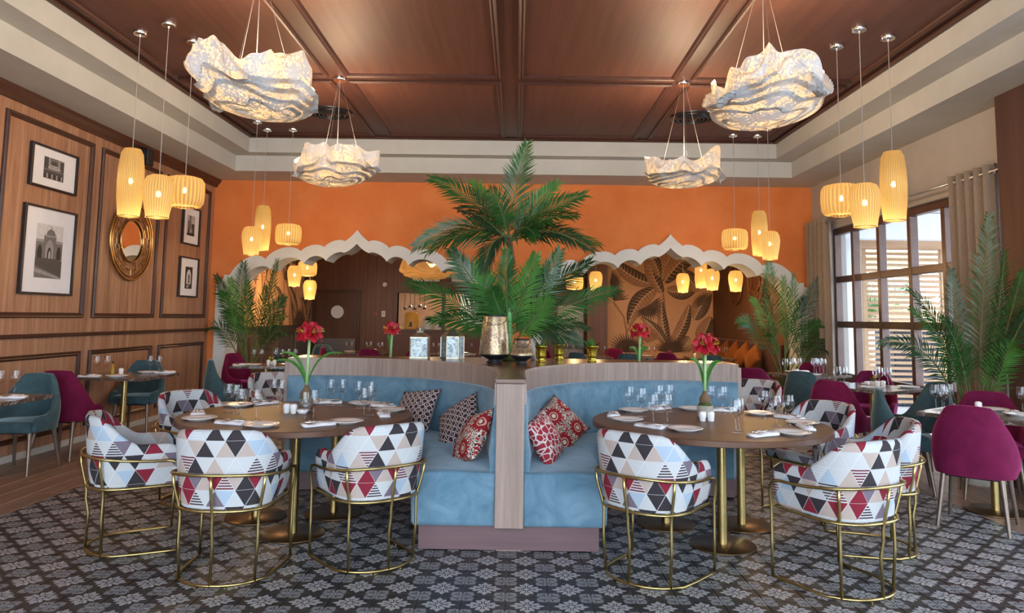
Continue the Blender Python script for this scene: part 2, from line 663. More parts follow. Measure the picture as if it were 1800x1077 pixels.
    M['blackmetal'] = Mat('dark_iron', (0.03, 0.032, 0.04), 0.35, 0.7).m
    M['goldcup'] = mottled('gilded_glass', (0.42, 0.31, 0.03), (0.62, 0.47, 0.07), 9, 0.14, 0.9)
    M['lanternmetal'] = mottled('aged_silver', (0.33, 0.30, 0.23), (0.50, 0.46, 0.36), 14, 0.35, 0.9)
    m = Mat('antiqued_mirror', rough=0.3, metal=0.35)
    n = m.noise(m.coords('Object'), 26, 6, 0.7, 1.0)
    m.base(m.ramp(n, [(0.38, (0.10, 0.13, 0.14)), (0.55, (0.36, 0.42, 0.43))]))
    M['antique'] = m.m
    M['framewood'] = mottled('black_frame', (0.012, 0.010, 0.012), (0.022, 0.018, 0.020), 14, 0.4)
    M['mat'] = mottled('white_mount', (0.74, 0.75, 0.80), (0.78, 0.79, 0.83), 8, 0.8)
    for k, c in dict(g0=0.025, g1=0.07, g2=0.16, g3=0.30, g4=0.46, g5=0.62).items():
        M[k] = mottled('photo_print_' + k, (c * 0.8, c * 0.78, c * 0.79), (c * 1.15, c * 1.12, c * 1.13), 40, 0.6)
    M['mirror'] = Mat('mirror_silver', (0.9, 0.9, 0.9), 0.02, 1.0).m
    m = Mat('curtain_taupe', rough=0.85, spec=0.15)
    n = m.noise(m.coords('Object', (60, 60, 4)), 4, 3)
    m.base(m.ramp(n, [(0.3, (0.20, 0.155, 0.115)), (0.7, (0.28, 0.22, 0.165))]))
    m.b.inputs['Sheen Weight'].default_value = 0.3
    M['curtain'] = m.m
    M['winframe'] = mottled('brown_aluminium', (0.10, 0.062, 0.052), (0.13, 0.08, 0.066), 10, 0.35, 0.3)
    M['winframe_in'] = mottled('grey_seal', (0.42, 0.40, 0.36), (0.48, 0.46, 0.42), 10, 0.4)
    M['pillar'] = wood('pilaster_wood', (0.055, 0.024, 0.018), (0.080, 0.036, 0.026), (0.105, 0.05, 0.036), 'Z', 0.8, 0.5)
    M['shade_t'] = shade_mat('tall_thread_shade', 46, 0.26)
    M['shade_m'] = shade_mat('cone_thread_shade', 34, 0.26, dark=0.25)
    M['shade_w'] = shade_mat('woven_drum_shade', 30, 0.26, dark=0.2)
    M['bulbglow'] = Mat('lit_bulb', (1, 0.9, 0.7), 0.4).emit((1.0, 0.80, 0.5), 14).m
    # folded cloud shade: speckled white skin that lets light through
    m = Mat('cloud_skin', rough=0.55, spec=0.35)
    n = m.noise(m.coords('Object'), 60, 3, 0.75)
    n2 = m.noise(m.coords('Object'), 5.0, 3, 0.6)
    k = n * 0.45 + n2 * 0.55
    m.base(m.ramp(k, [(0.42, (0.34, 0.29, 0.24)), (0.53, (0.60, 0.62, 0.64)), (0.7, (0.66, 0.69, 0.73))]))
    tl = m.node('BsdfTranslucent')
    tl.inputs[0].default_value = (1.0, 0.82, 0.55, 1)
    mx = m.node('MixShader')
    m.link((n * 0.6 + n2 * 0.4).lt(0.485) * 0.085 + 0.012, mx.inputs[0])
    m.link(m.b.outputs[0], mx.inputs[1])
    m.link(tl.outputs[0], mx.inputs[2])
    m.link(mx.outputs[0], m.nt.nodes['Material Output'].inputs[0])
    M['cloud'] = m.m
    m = Mat('amber_cloud_skin', rough=0.5)
    m.b.inputs['Base Color'].default_value = (0.8, 0.5, 0.2, 1)
    m.emit((1.0, 0.5, 0.12), 0.12)
    M['cloud_a'] = m.m
    M['mural_bg'] = mottled('mural_ochre', (0.66, 0.36, 0.185), (0.76, 0.44, 0.25), 1.2, 0.8)
    M['mural_a'] = mottled('mural_brown', (0.34, 0.17, 0.09), (0.46, 0.25, 0.14), 4, 0.8)
    M['mural_b'] = mottled('mural_dark', (0.075, 0.045, 0.032), (0.15, 0.09, 0.06), 4, 0.8)
    M['mural_c'] = mottled('mural_line', (0.72, 0.46, 0.26), (0.80, 0.54, 0.32), 4, 0.8)
    M['rust'] = velvet('rust_velvet', (0.15, 0.045, 0.010), (0.21, 0.068, 0.016), (0.6, 0.3, 0.12))
    M['bench'] = velvet('brown_bench', (0.05, 0.022, 0.020), (0.07, 0.03, 0.027), (0.4, 0.25, 0.2))
    M['white'] = mottled('white_paint', (0.74, 0.75, 0.76), (0.80, 0.81, 0.82), 5, 0.6)
    M['kitchenwall'] = mottled('kitchen_wall', (0.36, 0.19, 0.10), (0.46, 0.26, 0.15), 4, 0.5)
    M['copper'] = mottled('backlit_amber', (0.75, 0.36, 0.05), (0.85, 0.45, 0.09), 4, 0.4)
    M['terrace'] = mottled('terrace_stone', (0.50, 0.50, 0.52), (0.58, 0.58, 0.60), 2, 0.7)
    M['slat'] = wood('cedar_slat', (0.36, 0.21, 0.11), (0.46, 0.285, 0.16), (0.55, 0.35, 0.21), 'X', 1.0, 0.6)
    M['lilac'] = mottled('lilac_strap', (0.38, 0.33, 0.44), (0.46, 0.40, 0.52), 10, 0.5)
    M['redstrap'] = mottled('red_strap', (0.40, 0.07, 0.09), (0.50, 0.10, 0.12), 10, 0.5)
    M['navy'] = mottled('dark_planter', (0.02, 0.024, 0.04), (0.035, 0.04, 0.06), 6, 0.5)
    M['yellow'] = mottled('yellow_flower', (0.62, 0.42, 0.03), (0.75, 0.55, 0.06), 12, 0.6)
    # cushion prints (UV)
    def cushion(name, bg, fg, kind):
        m = Mat(name, rough=0.85, spec=0.2)
        nt = m.nt
        tc = m.node('TexCoord')
        sp = m.node('SeparateXYZ')
        m.link(tc.outputs['UV'], sp.inputs[0])
        u, v = X(nt, sp.outputs[0]), X(nt, sp.outputs[1])
        if kind == 'lattice':
            su, sv = u * 7.0, v * 7.0
            def ring(a, b):
                x, y = a.fr() - 0.5, b.fr() - 0.5
                r = (x * x + y * y).pw(0.5)
                return (r - 0.36).ab().lt(0.055)
            k = ring(su, sv).mx(ring(su + 0.5, sv + 0.5)).mx(((su + 0.5).fr() - 0.5).ab().lt(0.05) * (sv.fr() - 0.5).ab().gt(0.3))
            m.base(m.mix(k, bg, fg))
        elif kind == 'flower':
            su, sv = u * 2.0 + 0.2, v * 2.0 + 0.1
            row = sv.fl() * 0.5
            x, y = (su + row).fr() - 0.5, sv.fr() - 0.5
            r = (x * x + y * y).pw(0.5)
            th = y.at2(x)
            pet = ((th * 14.0).co() * 0.055 + 0.36 - r).gt(0.0)
            core = r.lt(0.085)
            ring2 = (r - 0.16).ab().lt(0.022)
            vo = m.node('TexVoronoi')
            vo.inputs['Scale'].default_value = 26
            m.link(tc.outputs['UV'], vo.inputs['Vector'])
            d = X(nt, vo.outputs['Distance'])
            cc = m.ramp(d, [(0.0, (0.02, 0.03, 0.035)), (0.40, (0.66, 0.60, 0.52)), (0.62, (0.30, 0.03, 0.03))], True)
            cc = m.mix(pet, cc, (0.27, 0.018, 0.024))
            cc = m.mix(ring2, cc, (0.60, 0.36, 0.30))
            cc = m.mix(core, cc, (0.62, 0.60, 0.48))
            m.base(cc)
        else:
            vo = m.node('TexVoronoi', feature='DISTANCE_TO_EDGE')
            vo.inputs['Scale'].default_value = 9
            m.link(tc.outputs['UV'], vo.inputs['Vector'])
            k = X(nt, vo.outputs['Distance']).lt(0.075)
            m.base(m.mix(k, bg, fg))
        n2 = m.noise(m.coords('UV'), 300, 2)
        m.bump(n2, 0.1, 0.002)
        return m.m
    M['cu_dark'] = cushion('hexagon_lattice_print', (0.035, 0.03, 0.038), (0.56, 0.46, 0.46), 'lattice')
    M['cu_flower'] = cushion('red_rosette_print', (0, 0, 0), (1, 1, 1), 'flower')
    M['cu_red'] = cushion('red_mosaic_print', (0.30, 0.025, 0.04), (0.60, 0.54, 0.52), 'mosaic')


make_materials()
for k_ in ('shade_t', 'shade_m', 'shade_w', 'bulbglow', 'cloud_a'):
    try:
        M[k_].cycles.emission_sampling = 'NONE'      # their light comes from the point lamps inside
    except Exception:
        pass

# ================================================================== the setting
XL, XR, YB, YB2, YF, YN = -4.85, 4.65, 11.3, 11.75, 17.0, -2.5
Z1, Z2, Z3 = 3.57, 3.803, 4.05


def S(o, label):
    return tag(o, label, None, None, 'structure')


# ---- floor: slab, printed tiles, planks
floor = S(MB().box((XL - 0.2, YN, -0.2), (XR + 0.2, 21.0, -0.008)).build('floor', M['grout']), 'restaurant floor of patterned cement tiles and wood planks')
T0 = (-0.0403, 3.887)
TS = 0.224


def tile_mesh_into(mb, cx, cy):
    h, c = TS / 2 - 0.0019, 0.0018
    a = h - c
    vs = [(cx - h, cy - h, -0.009), (cx + h, cy - h, -0.009), (cx + h, cy + h, -0.009), (cx - h, cy + h, -0.009),
          (cx - h, cy - h, -c), (cx + h, cy - h, -c), (cx + h, cy + h, -c), (cx - h, cy + h, -c),
          (cx - a, cy - a, 0), (cx + a, cy - a, 0), (cx + a, cy + a, 0), (cx - a, cy + a, 0)]
    U = lambda i: (0.5 + (vs[i][0] - cx) / TS, 0.5 + (vs[i][1] - cy) / TS)
    fs = [(8, 9, 10, 11)]
    for i in range(4):
        j = (i + 1) % 4
        fs.append((i, j, 4 + j, 4 + i))
        fs.append((4 + i, 4 + j, 8 + j, 8 + i))
    mb.add(vs, fs, [[U(i) for i in f] for f in fs])


cand = []
for i in range(-16, 16):
    for j in range(-13, 27):
        cx, cy = T0[0] + (i + 0.5) * TS, T0[1] + (j + 0.5) * TS
        inframe = cy > 3.25 and abs(cx) < cy * 0.71 + 0.1
        hidden = (-0.55 < cx < 0.5 and cy > 4.75) or (cy > 5.0 and min(sqrt((cx + 1.52) ** 2 + (cy - 5.18) ** 2), sqrt((cx - 1.45) ** 2 + (cy - 5.18) ** 2)) > 0.95 and -2.0 < cx < 1.95 and cy > 5.2)
        cand.append((0 if inframe and not hidden else 1, cy, abs(cx), cx, cy))
cand.sort()
one = MB()
tile_mesh_into(one, 0, 0)
tile_me = one.mesh('tile', M['tile'])
rest = MB()
for n_, c in enumerate(cand):
    if n_ < 300 and c[0] == 0:
        o = link('tile', tile_me, floor)
        o.location = (c[3], c[4], 0)
    else:
        tile_mesh_into(rest, c[3], c[4])
o = rest.build('tile_field', M['tile'], floor)
o['kind'] = 'stuff'
XT0, XT1 = T0[0] - 16 * TS, T0[0] + 16 * TS
YT1 = T0[1] + 27 * TS
PW, PL = 0.201, 1.32
plank_me = {}


def plank(x, y, w, l):
    k = (round(w, 3), round(l, 3))
    if k not in plank_me:
        plank_me[k] = MB().box((-w / 2 + 0.0015, -l / 2 + 0.0015, -0.009), (w / 2 - 0.0015, l / 2 - 0.0015, 0), 0.002).mesh('plank', M['plank'])
    o = link('plank', plank_me[k], floor)
    o.location = (x, y, 0)


for xa, xb in ((XL, XT0), (XT1, XR)):
    n_ = round((xb - xa) / PW)
    w = (xb - xa) / n_
    for i in range(n_):
        y = 2.2 + (i * 0.47) % PL
        while y + PL < 11.4:
            plank(xa + (i + 0.5) * w, y + PL / 2, w, PL)
            y += PL
restp = MB()
for xa, xb, y0, y1 in ((XL, XT0, -2.5, 2.2), (XT1, XR, -2.5, 2.2), (XT0, XT1, -2.5, T0[1] - 13 * TS), (XT0, XT1, YT1, 11.3), (XL, XR, 11.3, 17.0)):
    x = xa
    while x < xb - 0.02:
        x2 = min(x + PW, xb)
        restp.box((x + 0.0015, y0, -0.009), (x2 - 0.0015, y1, 0))
        x += PW
o = restp.build('plank_field', M['plank'], floor)
o['kind'] = 'stuff'
S(MB().box((XL - 30, YN - 40, -0.4), (60, 60, -0.21)).build('ground', M['terrace']), 'pale stone terrace ground outside the restaurant')

# ---- left wall, panelled in walnut
wl = S(MB().box((XL - 0.2, YN, -0.2), (XL, YF + 0.2, 4.3)).build('wall_left', M['panel']), 'walnut panelled wall on the left side')


def frame_x(name, x, y0, y1, z0, z1, w, d, mat, parent, s=1):
    """Raised rectangular moulding on a wall of constant x; s is the side it stands out to."""
    mb = MB()
    prof = [(0, 0), (0, 0.55), (0.18, 1.0), (0.45, 0.8), (0.62, 0.95), (0.85, 0.6), (1, 0.35), (1, 0)]
    rings = []
    for (t, hgt) in prof:
        a = t * w
        X_ = x + s * d * hgt
        rings.append([(X_, y0 + a, z0 + a), (X_, y1 - a, z0 + a), (X_, y1 - a, z1 - a), (X_, y0 + a, z1 - a)])
    mb.grid(rings, None, True)
    return mb.build(name, mat, parent, fix=True)


for (a, b) in ((3.4, 4.82), (4.99, 6.41), (6.585, 8.0), (8.165, 9.56), (9.74, 11.13)):
    frame_x('panel_molding', XL, a, b, 1.375, 3.35, 0.055, 0.03, M['molding'], wl)
    frame_x('panel_molding', XL, a, b, 0.17, 1.01, 0.05, 0.028, M['molding'], wl)
MB().box((XL, YN, 1.175), (XL + 0.035, YB, 1.215), 0.008).build('chair_rail', M['molding'], wl)
MB().add([(XL, y, z) if k < 1 else (XL + x, y, z) for y in (YN, YB) for k, (x, z) in enumerate(((0, 3.45), (0.035, 3.45), (0.05, 3.49), (0.085, 3.53), (0.10, 3.569)))],
         [(0, 1, 6, 5), (1, 2, 7, 6), (2, 3, 8, 7), (3, 4, 9, 8)]).build('crown_molding', M['molding'], wl, fix=True)
S(MB().box((XL, YN, 0), (XL + 0.018, YB, 0.07), 0.004).build('baseboard_left', M['base_grey']), 'pale stone baseboard under the walnut wall')

# ---- ceiling: soffits, steps and the coffered wood field
XI0, XI1, YI = -3.955, 3.75, 10.30
XS0, XS1, YS = -4.235, 4.055, 10.53
S(MB().box((XL, YN, Z1), (XS0, YB, 4.3)).build('trim_1', M['plaster']), 'cream plaster soffit above the walnut wall')
S(MB().box((XS1, YN, Z1), (XR, YB, 4.3)).build('trim_2', M['plaster']), 'cream plaster soffit above the window wall')
S(MB().box((XS0, YS, Z1), (XS1, YB, 4.3)).build('trim_3', M['plaster']), 'cream plaster soffit above the orange wall')
S(MB().box((XS0, YN, Z2), (XI0, YS, 4.3)).build('trim_4', M['plaster']), 'upper plaster step of the ceiling on the walnut side')
S(MB().box((XI1, YN, Z2), (XS1, YS, 4.3)).build('trim_5', M['plaster']), 'upper plaster step of the ceiling on the window side')
S(MB().box((XI0, YI, Z2), (XI1, YS, 4.3)).build('trim_6', M['plaster']), 'upper plaster step of the ceiling over the orange wall')
ceil = S(MB().box((XI0, YN, Z3), (XI1, YI, 4.3)).build('ceiling', M['ceilmold']), 'dark coffered wood ceiling with perforated panels')
cols = ((-3.80, -2.09), (-1.895, -0.215), (-0.012, 1.68), (1.855, 3.60))
rows = ((7.745, 10.14), (5.15, 7.575), (2.6, 4.98), (0.0, 2.43), (-2.4, -0.17))
for (a, b) in cols:
    for (c, d) in rows:
        p = MB().box((a, c, Z3 - 0.004), (b, d, Z3 + 0.01)).build('ceiling_panel', M['ceil'], ceil)
        mb = MB()
        w = 0.05
        rings = []
        for (t, h) in ((-0.15, 0), (-0.15, 0.02), (0.1, 0.034), (0.4, 0.022), (0.7, 0.030), (1.0, 0.012), (1.0, 0)):
            q = t * w
            rings.append([(a + q, c + q, Z3 - h), (b - q, c + q, Z3 - h), (b - q, d - q, Z3 - h), (a + q, d - q, Z3 - h)])
        mb.grid(rings, None, True).build('panel_molding', M['ceilmold'], p, fix=True)
MB().box((XI0, YN, Z3 - 0.035), (XI0 + 0.06, YI, Z3), 0.01).build('cornice', M['ceilmold'], ceil)
MB().box((XI1 - 0.06, YN, Z3 - 0.035), (XI1, YI, Z3), 0.01).build('cornice', M['ceilmold'], ceil)
MB().box((XI0 + 0.06, YI - 0.06, Z3 - 0.035), (XI1 - 0.06, YI, Z3), 0.01).build('cornice', M['ceilmold'], ceil)
for x, lab in ((-2.446, 'round dark ceiling air vent near the walnut wall side'), (2.23, 'round dark ceiling air vent near the window side')):
    v = thing('air_vent', lab, 'air vent', (x, 9.03, Z3), 0, 'round ceiling vents')
    MB().lathe([(0.30, 0), (0.30, -0.015), (0.27, -0.03), (0.245, -0.012), (0.245, 0)], 40).build('rim', M['blackmetal'], v, 'all', fix=True)
    for r in (0.21, 0.16, 0.11):
        MB().lathe([(r, -0.005), (r - 0.018, -0.05), (r - 0.03, -0.05), (r - 0.012, -0.005), (r, -0.005)], 36).build('cone_ring', M['blackmetal'], v, 'all', fix=True)
    MB().lathe([(0, -0.05), (0.05, -0.045), (0.065, -0.02), (0.06, 0), (0, 0)], 28).build('centre_cone', M['ceilmold'], v, 'all', fix=True)


# ---- orange back wall with two cusped arches
def hump(p, q, h, n=9):
    """Points from p to q bulging upward by h."""
    out = []
    for i in range(n):
        t = i / n
        b = 4 * t * (1 - t)
        b = b ** 0.8
        out.append((p[0] + (q[0] - p[0]) * t, p[1] + (q[1] - p[1]) * t + h * b))
    return out


def ogee(p, q, h, n=7):
    return [(p[0] + (q[0] - p[0]) * i / n, p[1] + (q[1] - p[1]) * i / n - h * 4 * (i / n) * (1 - i / n)) for i in range(n)]


half_out = (ogee((0, 2.79), (0.19, 2.61), 0.015) + hump((0.19, 2.61), (0.515, 2.512), 0.055) + hump((0.515, 2.512), (0.88, 2.445), 0.065)
            + hump((0.88, 2.445), (1.44, 2.312), 0.115) + hump((1.44, 2.312), (1.99, 2.05), 0.15) + [(1.99, 2.05), (2.08, 2.05), (2.08, 1.985), (2.13, 1.985), (2.13, 1.90), (2.19, 1.90), (2.19, 1.2), (2.19, 0.0)])
half_in = (ogee((0, 2.572), (0.20, 2.425), 0.02) + hump((0.20, 2.425), (0.48, 2.296), 0.055) + hump((0.48, 2.296), (0.83, 2.245), 0.10)
           + hump((0.83, 2.245), (1.35, 2.148), 0.14) + hump((1.35, 2.148), (1.96, 1.74), 0.19) + [(1.96, 1.74), (1.99, 1.70), (2.0, 1.60), (2.01, 1.50), (2.01, 1.40), (2.01, 1.3), (2.01, 1.2), (2.01, 0.0)])
ARCH = (-2.545, 2.41)
wb = MB()


def wall_strip(mb, pts, y):
    """Wall face above a contour (x increasing), up to z = 3.7."""
    for (a, b) in zip(pts[:-1], pts[1:]):
        if b[0] - a[0] < 1e-5:
            continue
        mb.add([(a[0], y, a[1]), (b[0], y, b[1]), (b[0], y, 3.7), (a[0], y, 3.7)], [(0, 1, 2, 3)])


def contour(c, half):
    r = [(c + x, z) for x, z in half]
    l = [(c - x, z) for x, z in half[1:]][::-1]
    return l + r


for y in (YB, YB2):
    x_prev = XL
    for c in ARCH:
        ct = contour(c, [(x, max(z, 0)) for x, z in half_out[:-2]])
        x0, x1 = ct[0][0], ct[-1][0]
        wb.add([(x_prev, y, 0), (x0, y, 0), (x0, y, 3.7), (x_prev, y, 3.7)], [(0, 1, 2, 3)])
        wall_strip(wb, ct, y)
        x_prev = x1
    wb.add([(x_prev, y, 0), (XR, y, 0), (XR, y, 3.7), (x_prev, y, 3.7)], [(0, 1, 2, 3)])
wb = S(wb.build('wall_back', M['orange']), 'orange limewashed back wall pierced by two scalloped arches')
for c, lab in zip(ARCH, ('white scalloped arch trim on the walnut side of the orange wall', 'white scalloped arch trim on the window side of the orange wall')):
    mb = MB()
    co_, ci_ = contour(c, half_out), contour(c, half_in)
    y0, y1 = YB - 0.035, YB2 + 0.01
    rows_ = [[(x, YB, z) for x, z in co_], [(x, y0, z) for x, z in co_], [(x, y0, z) for x, z in ci_], [(x, y1, z) for x, z in ci_], [(x, y1, z) for x, z in co_]]
    mb.grid(rows_)
    nm = 'trim_7' if c < 0 else 'trim_8'
    S(mb.build(nm, M['archwhite'], None, fix=True), lab)

# ---- right wall with glazing, pilaster
W1 = (6.66, 10.70, 2.82)
W2 = (0.4, 5.2, 2.82)
mb = MB()
for y0, y1 in ((YN, W2[0]), (W2[1], W1[0]), (W1[1], YF + 0.2)):
    mb.box((XR, y0, -0.2), (XR + 0.25, y1, 4.3))
for w in (W1, W2):
    mb.box((XR, w[0], w[2]), (XR + 0.25, w[1], 4.3))
S(mb.build('wall_right', M['plaster_r']), 'beige plaster window wall on the right side')
pil = S(MB().box((4.45, 5.3, 0), (XR, 6.60, Z1), 0.004).build('trim_9', M['pillar']), 'dark brown wooden pilaster beside the far curtain')


def window(name, y0, y1, zt, mull, rails, label):
    w = thing(name, label, None, (0, 0, 0))
    del w['label']
    w['label'] = label
    w['kind'] = 'structure'
    xa, xb = XR + 0.06, XR + 0.16
    fw_ = 0.06
    MB().box((xa, y0, 0), (xb, y0 + fw_, zt), 0.006).build('jamb', M['winframe'], w)
    MB().box((xa, y1 - fw_, 0), (xb, y1, zt), 0.006).build('jamb', M['winframe'], w)
    MB().box((xa, y0 + fw_, zt - 0.09), (xb, y1 - fw_, zt), 0.006).build('head', M['winframe'], w)
    for y in mull:
        MB().box((xa, y - 0.035, 0.0), (xb, y + 0.035, zt - 0.09), 0.006).build('mullion', M['winframe'], w)
        MB().box((xa + 0.01, y + 0.036, 0.08), (xb - 0.03, y + 0.052, zt - 0.09)).build('seal', M['winframe_in'], w)
    ys = [y0 + fw_] + [q for m_ in mull for q in (m_ - 0.035, m_ + 0.035)] + [y1 - fw_]
    zs = [0.06] + rails + [zt - 0.09]
    for i in range(0, len(ys), 2):
        for z, h in [(0.03, 0.06)] + [(r, 0.045 if r > 1 else 0.06) for r in rails]:
            MB().box((xa + 0.005, ys[i], z - h), (xb - 0.005, ys[i + 1], z + h), 0.005).build('rail', M['winframe'], w)
        for z0, z1 in zip(zs[:-1], zs[1:]):
            MB().box((xa + 0.05, ys[i] - 0.01, z0), (xa + 0.056, ys[i + 1] + 0.01, z1)).build('pane', M['pane'], w)
    return w


window('window_1', W1[0], W1[1], W1[2], [7.25, 7.93, 8.63, 9.375, 10.10], [0.66, 1.415, 2.07], 'tall gridded brown window wall giving onto the terrace')
window('window_2', W2[0], W2[1], W2[2], [1.3, 2.3, 3.3, 4.3], [0.66, 1.415, 2.07], 'gridded brown window nearer the viewer on the right wall')

# ---- second room behind the arches
YK = 20.4
mb = MB()
ops = [(-2.83, -0.50, 1.13, 1.99)]
x0, x1, z0, z1 = ops[0]
mb.box((XL, YF, -0.2), (x0, YF + 0.2, 3.8)).box((x1, YF, -0.2), (XR, YF + 0.2, 3.8)).box((x0, YF, -0.2), (x1, YF + 0.2, z0)).box((x0, YF, z1), (x1, YF + 0.2, 3.8))
wf = S(mb.build('wall_far', M['farwood']), 'dark wood wall of the second room seen through the arches')
for x in (-4.83, -3.55, -3.35, -3.1, -2.93, 0.2, 0.9):
    MB().box((x - 0.006, YF - 0.012, 0), (x + 0.006, YF, 3.5)).build('batten', M['doorwood'], wf)
S(MB().box((XL, YB2, 3.45), (XR, YF, 3.6)).build('ceiling_second_room', M['ceilmold']), 'brown ceiling of the second room')
S(MB().box((XR - 0.03, YB2 + 0.02, 0), (XR - 0.001, YF, 3.45)).build('wall_right_second_room', M['farwood']), 'dark wood side wall of the second room')
# pass-through frame and the kitchen behind it
pf = S(MB().box((x0 - 0.05, YF - 0.03, z0 - 0.05), (x0, YF + 0.22, z1 + 0.05)).box((x1, YF - 0.03, z0 - 0.05), (x1 + 0.05, YF + 0.22, z1 + 0.05)).box((x0, YF - 0.03, z1), (x1, YF + 0.22, z1 + 0.05)).box((x0, YF - 0.05, z0 - 0.05), (x1, YF + 0.25, z0)).box((-1.78, YF, z0), (-1.70, YF + 0.2, z1)).build('trim_10', M['doorwood']), 'dark frame of the kitchen serving hatch')
S(MB().box((-6.0, YK, -0.2), (3.0, YK + 0.2, 3.6)).build('wall_kitchen', M['kitchenwall']), 'warm brown kitchen wall behind the hatch')
S(MB().box((-6.0, YF + 0.2, 2.7), (3.0, YK, 2.8)).build('ceiling_kitchen', M['white']), 'white kitchen ceiling')
S(MB().box((-6.1, YF + 0.2, -0.2), (-6.0, YK, 2.8)).box((3.0, YF + 0.2, -0.2), (3.1, YK, 2.8)).build('wall_kitchen_sides', M['white']), 'white kitchen side walls')
S(MB().box((-1.60, YK - 0.03, 1.2), (0.3, YK - 0.001, 2.1)).build('trim_11', M['white']), 'pale panel on the kitchen wall')
# door with porthole
d = thing('door_1', 'brown swing door with round porthole in the far wall', None, (-4.25, YF, 0))
d['kind'] = 'structure'
MB().box((-0.5, -0.045, 0.02), (0.49, -0.005, 1.98), 0.004).build('leaf', M['doorwood'], d)
MB().box((-0.56, -0.05, 0), (-0.505, 0, 2.05)).box((0.495, -0.05, 0), (0.55, 0, 2.05)).box((-0.505, -0.05, 1.985), (0.495, 0, 2.05)).build('door_frame', M['molding'], d)
MB().lathe([(0, 0), (0.125, 0), (0.15, 0.01), (0.15, 0.02), (0, 0.02)], 32).xf(Matrix.Rotation(pi / 2, 4, 'X')).xf(Matrix.Translation((0.02, -0.045, 1.52))).build('porthole', M['white'], d, fix=True)
MB().box((-0.42, -0.052, 0.25), (0.46, -0.0455, 0.90)).build('kick_plate', M['kick'], d)
MB().box((-0.44, -0.09, 0.95), (-0.36, -0.046, 0.97)).build('door_handle', M['chrome'], d)
tag(MB().lathe([(0, -0.05), (0.04, -0.045), (0.055, -0.02), (0.06, 0), (0, 0)], 24).xf(Matrix.Rotation(-pi / 2, 4, 'X')).xf(Matrix.Translation((-3.13, YF - 0.05, 2.18))).build('smoke_detector', M['white'], None, 'all', fix=True), 'small round white detector on the far wood wall', 'detector')
sw = thing('light_switch', 'pale square switch plate beside the serving hatch', 'switch', (-3.15, YF, 1.49))
MB().box((-0.045, -0.012, -0.07), (0.045, 0, 0.07), 0.003).build('plate', M['white'], sw)
MB().box((-0.02, -0.018, -0.04), (0.02, -0.0125, 0.04), 0.002).build('rocker', M['base_grey'], sw)
tag(MB().box((-3.38, YF - 0.012, 1.47), (-3.28, YF, 1.51), 0.002).build('wall_sign', M['redstrap']), 'tiny red sign left of the switch plate', 'sign')
# column and niche left of the mural
S(MB().box((1.60, 16.4, 0), (2.06, 17.0, 3.45), 0.006).build('trim_12', M['farwood']), 'brown wooden column beside the leaf mural')
for zz, h in ((0.30, 0.44), (0.80, 0.46), (1.31, 0.44)):
    MB().box((0.95, YF - 0.03, zz), (1.58, YF, zz + h), 0.008).build('panel', M['chairleg'], wf)


# ---- leaf murals (flat print, drawn as thin shapes)
def leaf_poly(base, tip, width, bend, n=10):
    """Outline of one painted leaf in wall coordinates; returns two edges and the midrib."""
    b, t = Vector(base), Vector(tip)
    dv = t - b
    nv = Vector((-dv.y, dv.x)).normalized()
    L, R_, Mid = [], [], []
    for i in range(n + 1):
        s = i / n
        c = b + dv * s + nv * bend * 4 * s * (1 - s)
        w = width * (sin(pi * s ** 0.8) ** 0.7) * 0.5 if 0 < s < 1 else 0.0
        L.append(c + nv * w)
        R_.append(c - nv * w)
        Mid.append(c)
    return L, R_, Mid


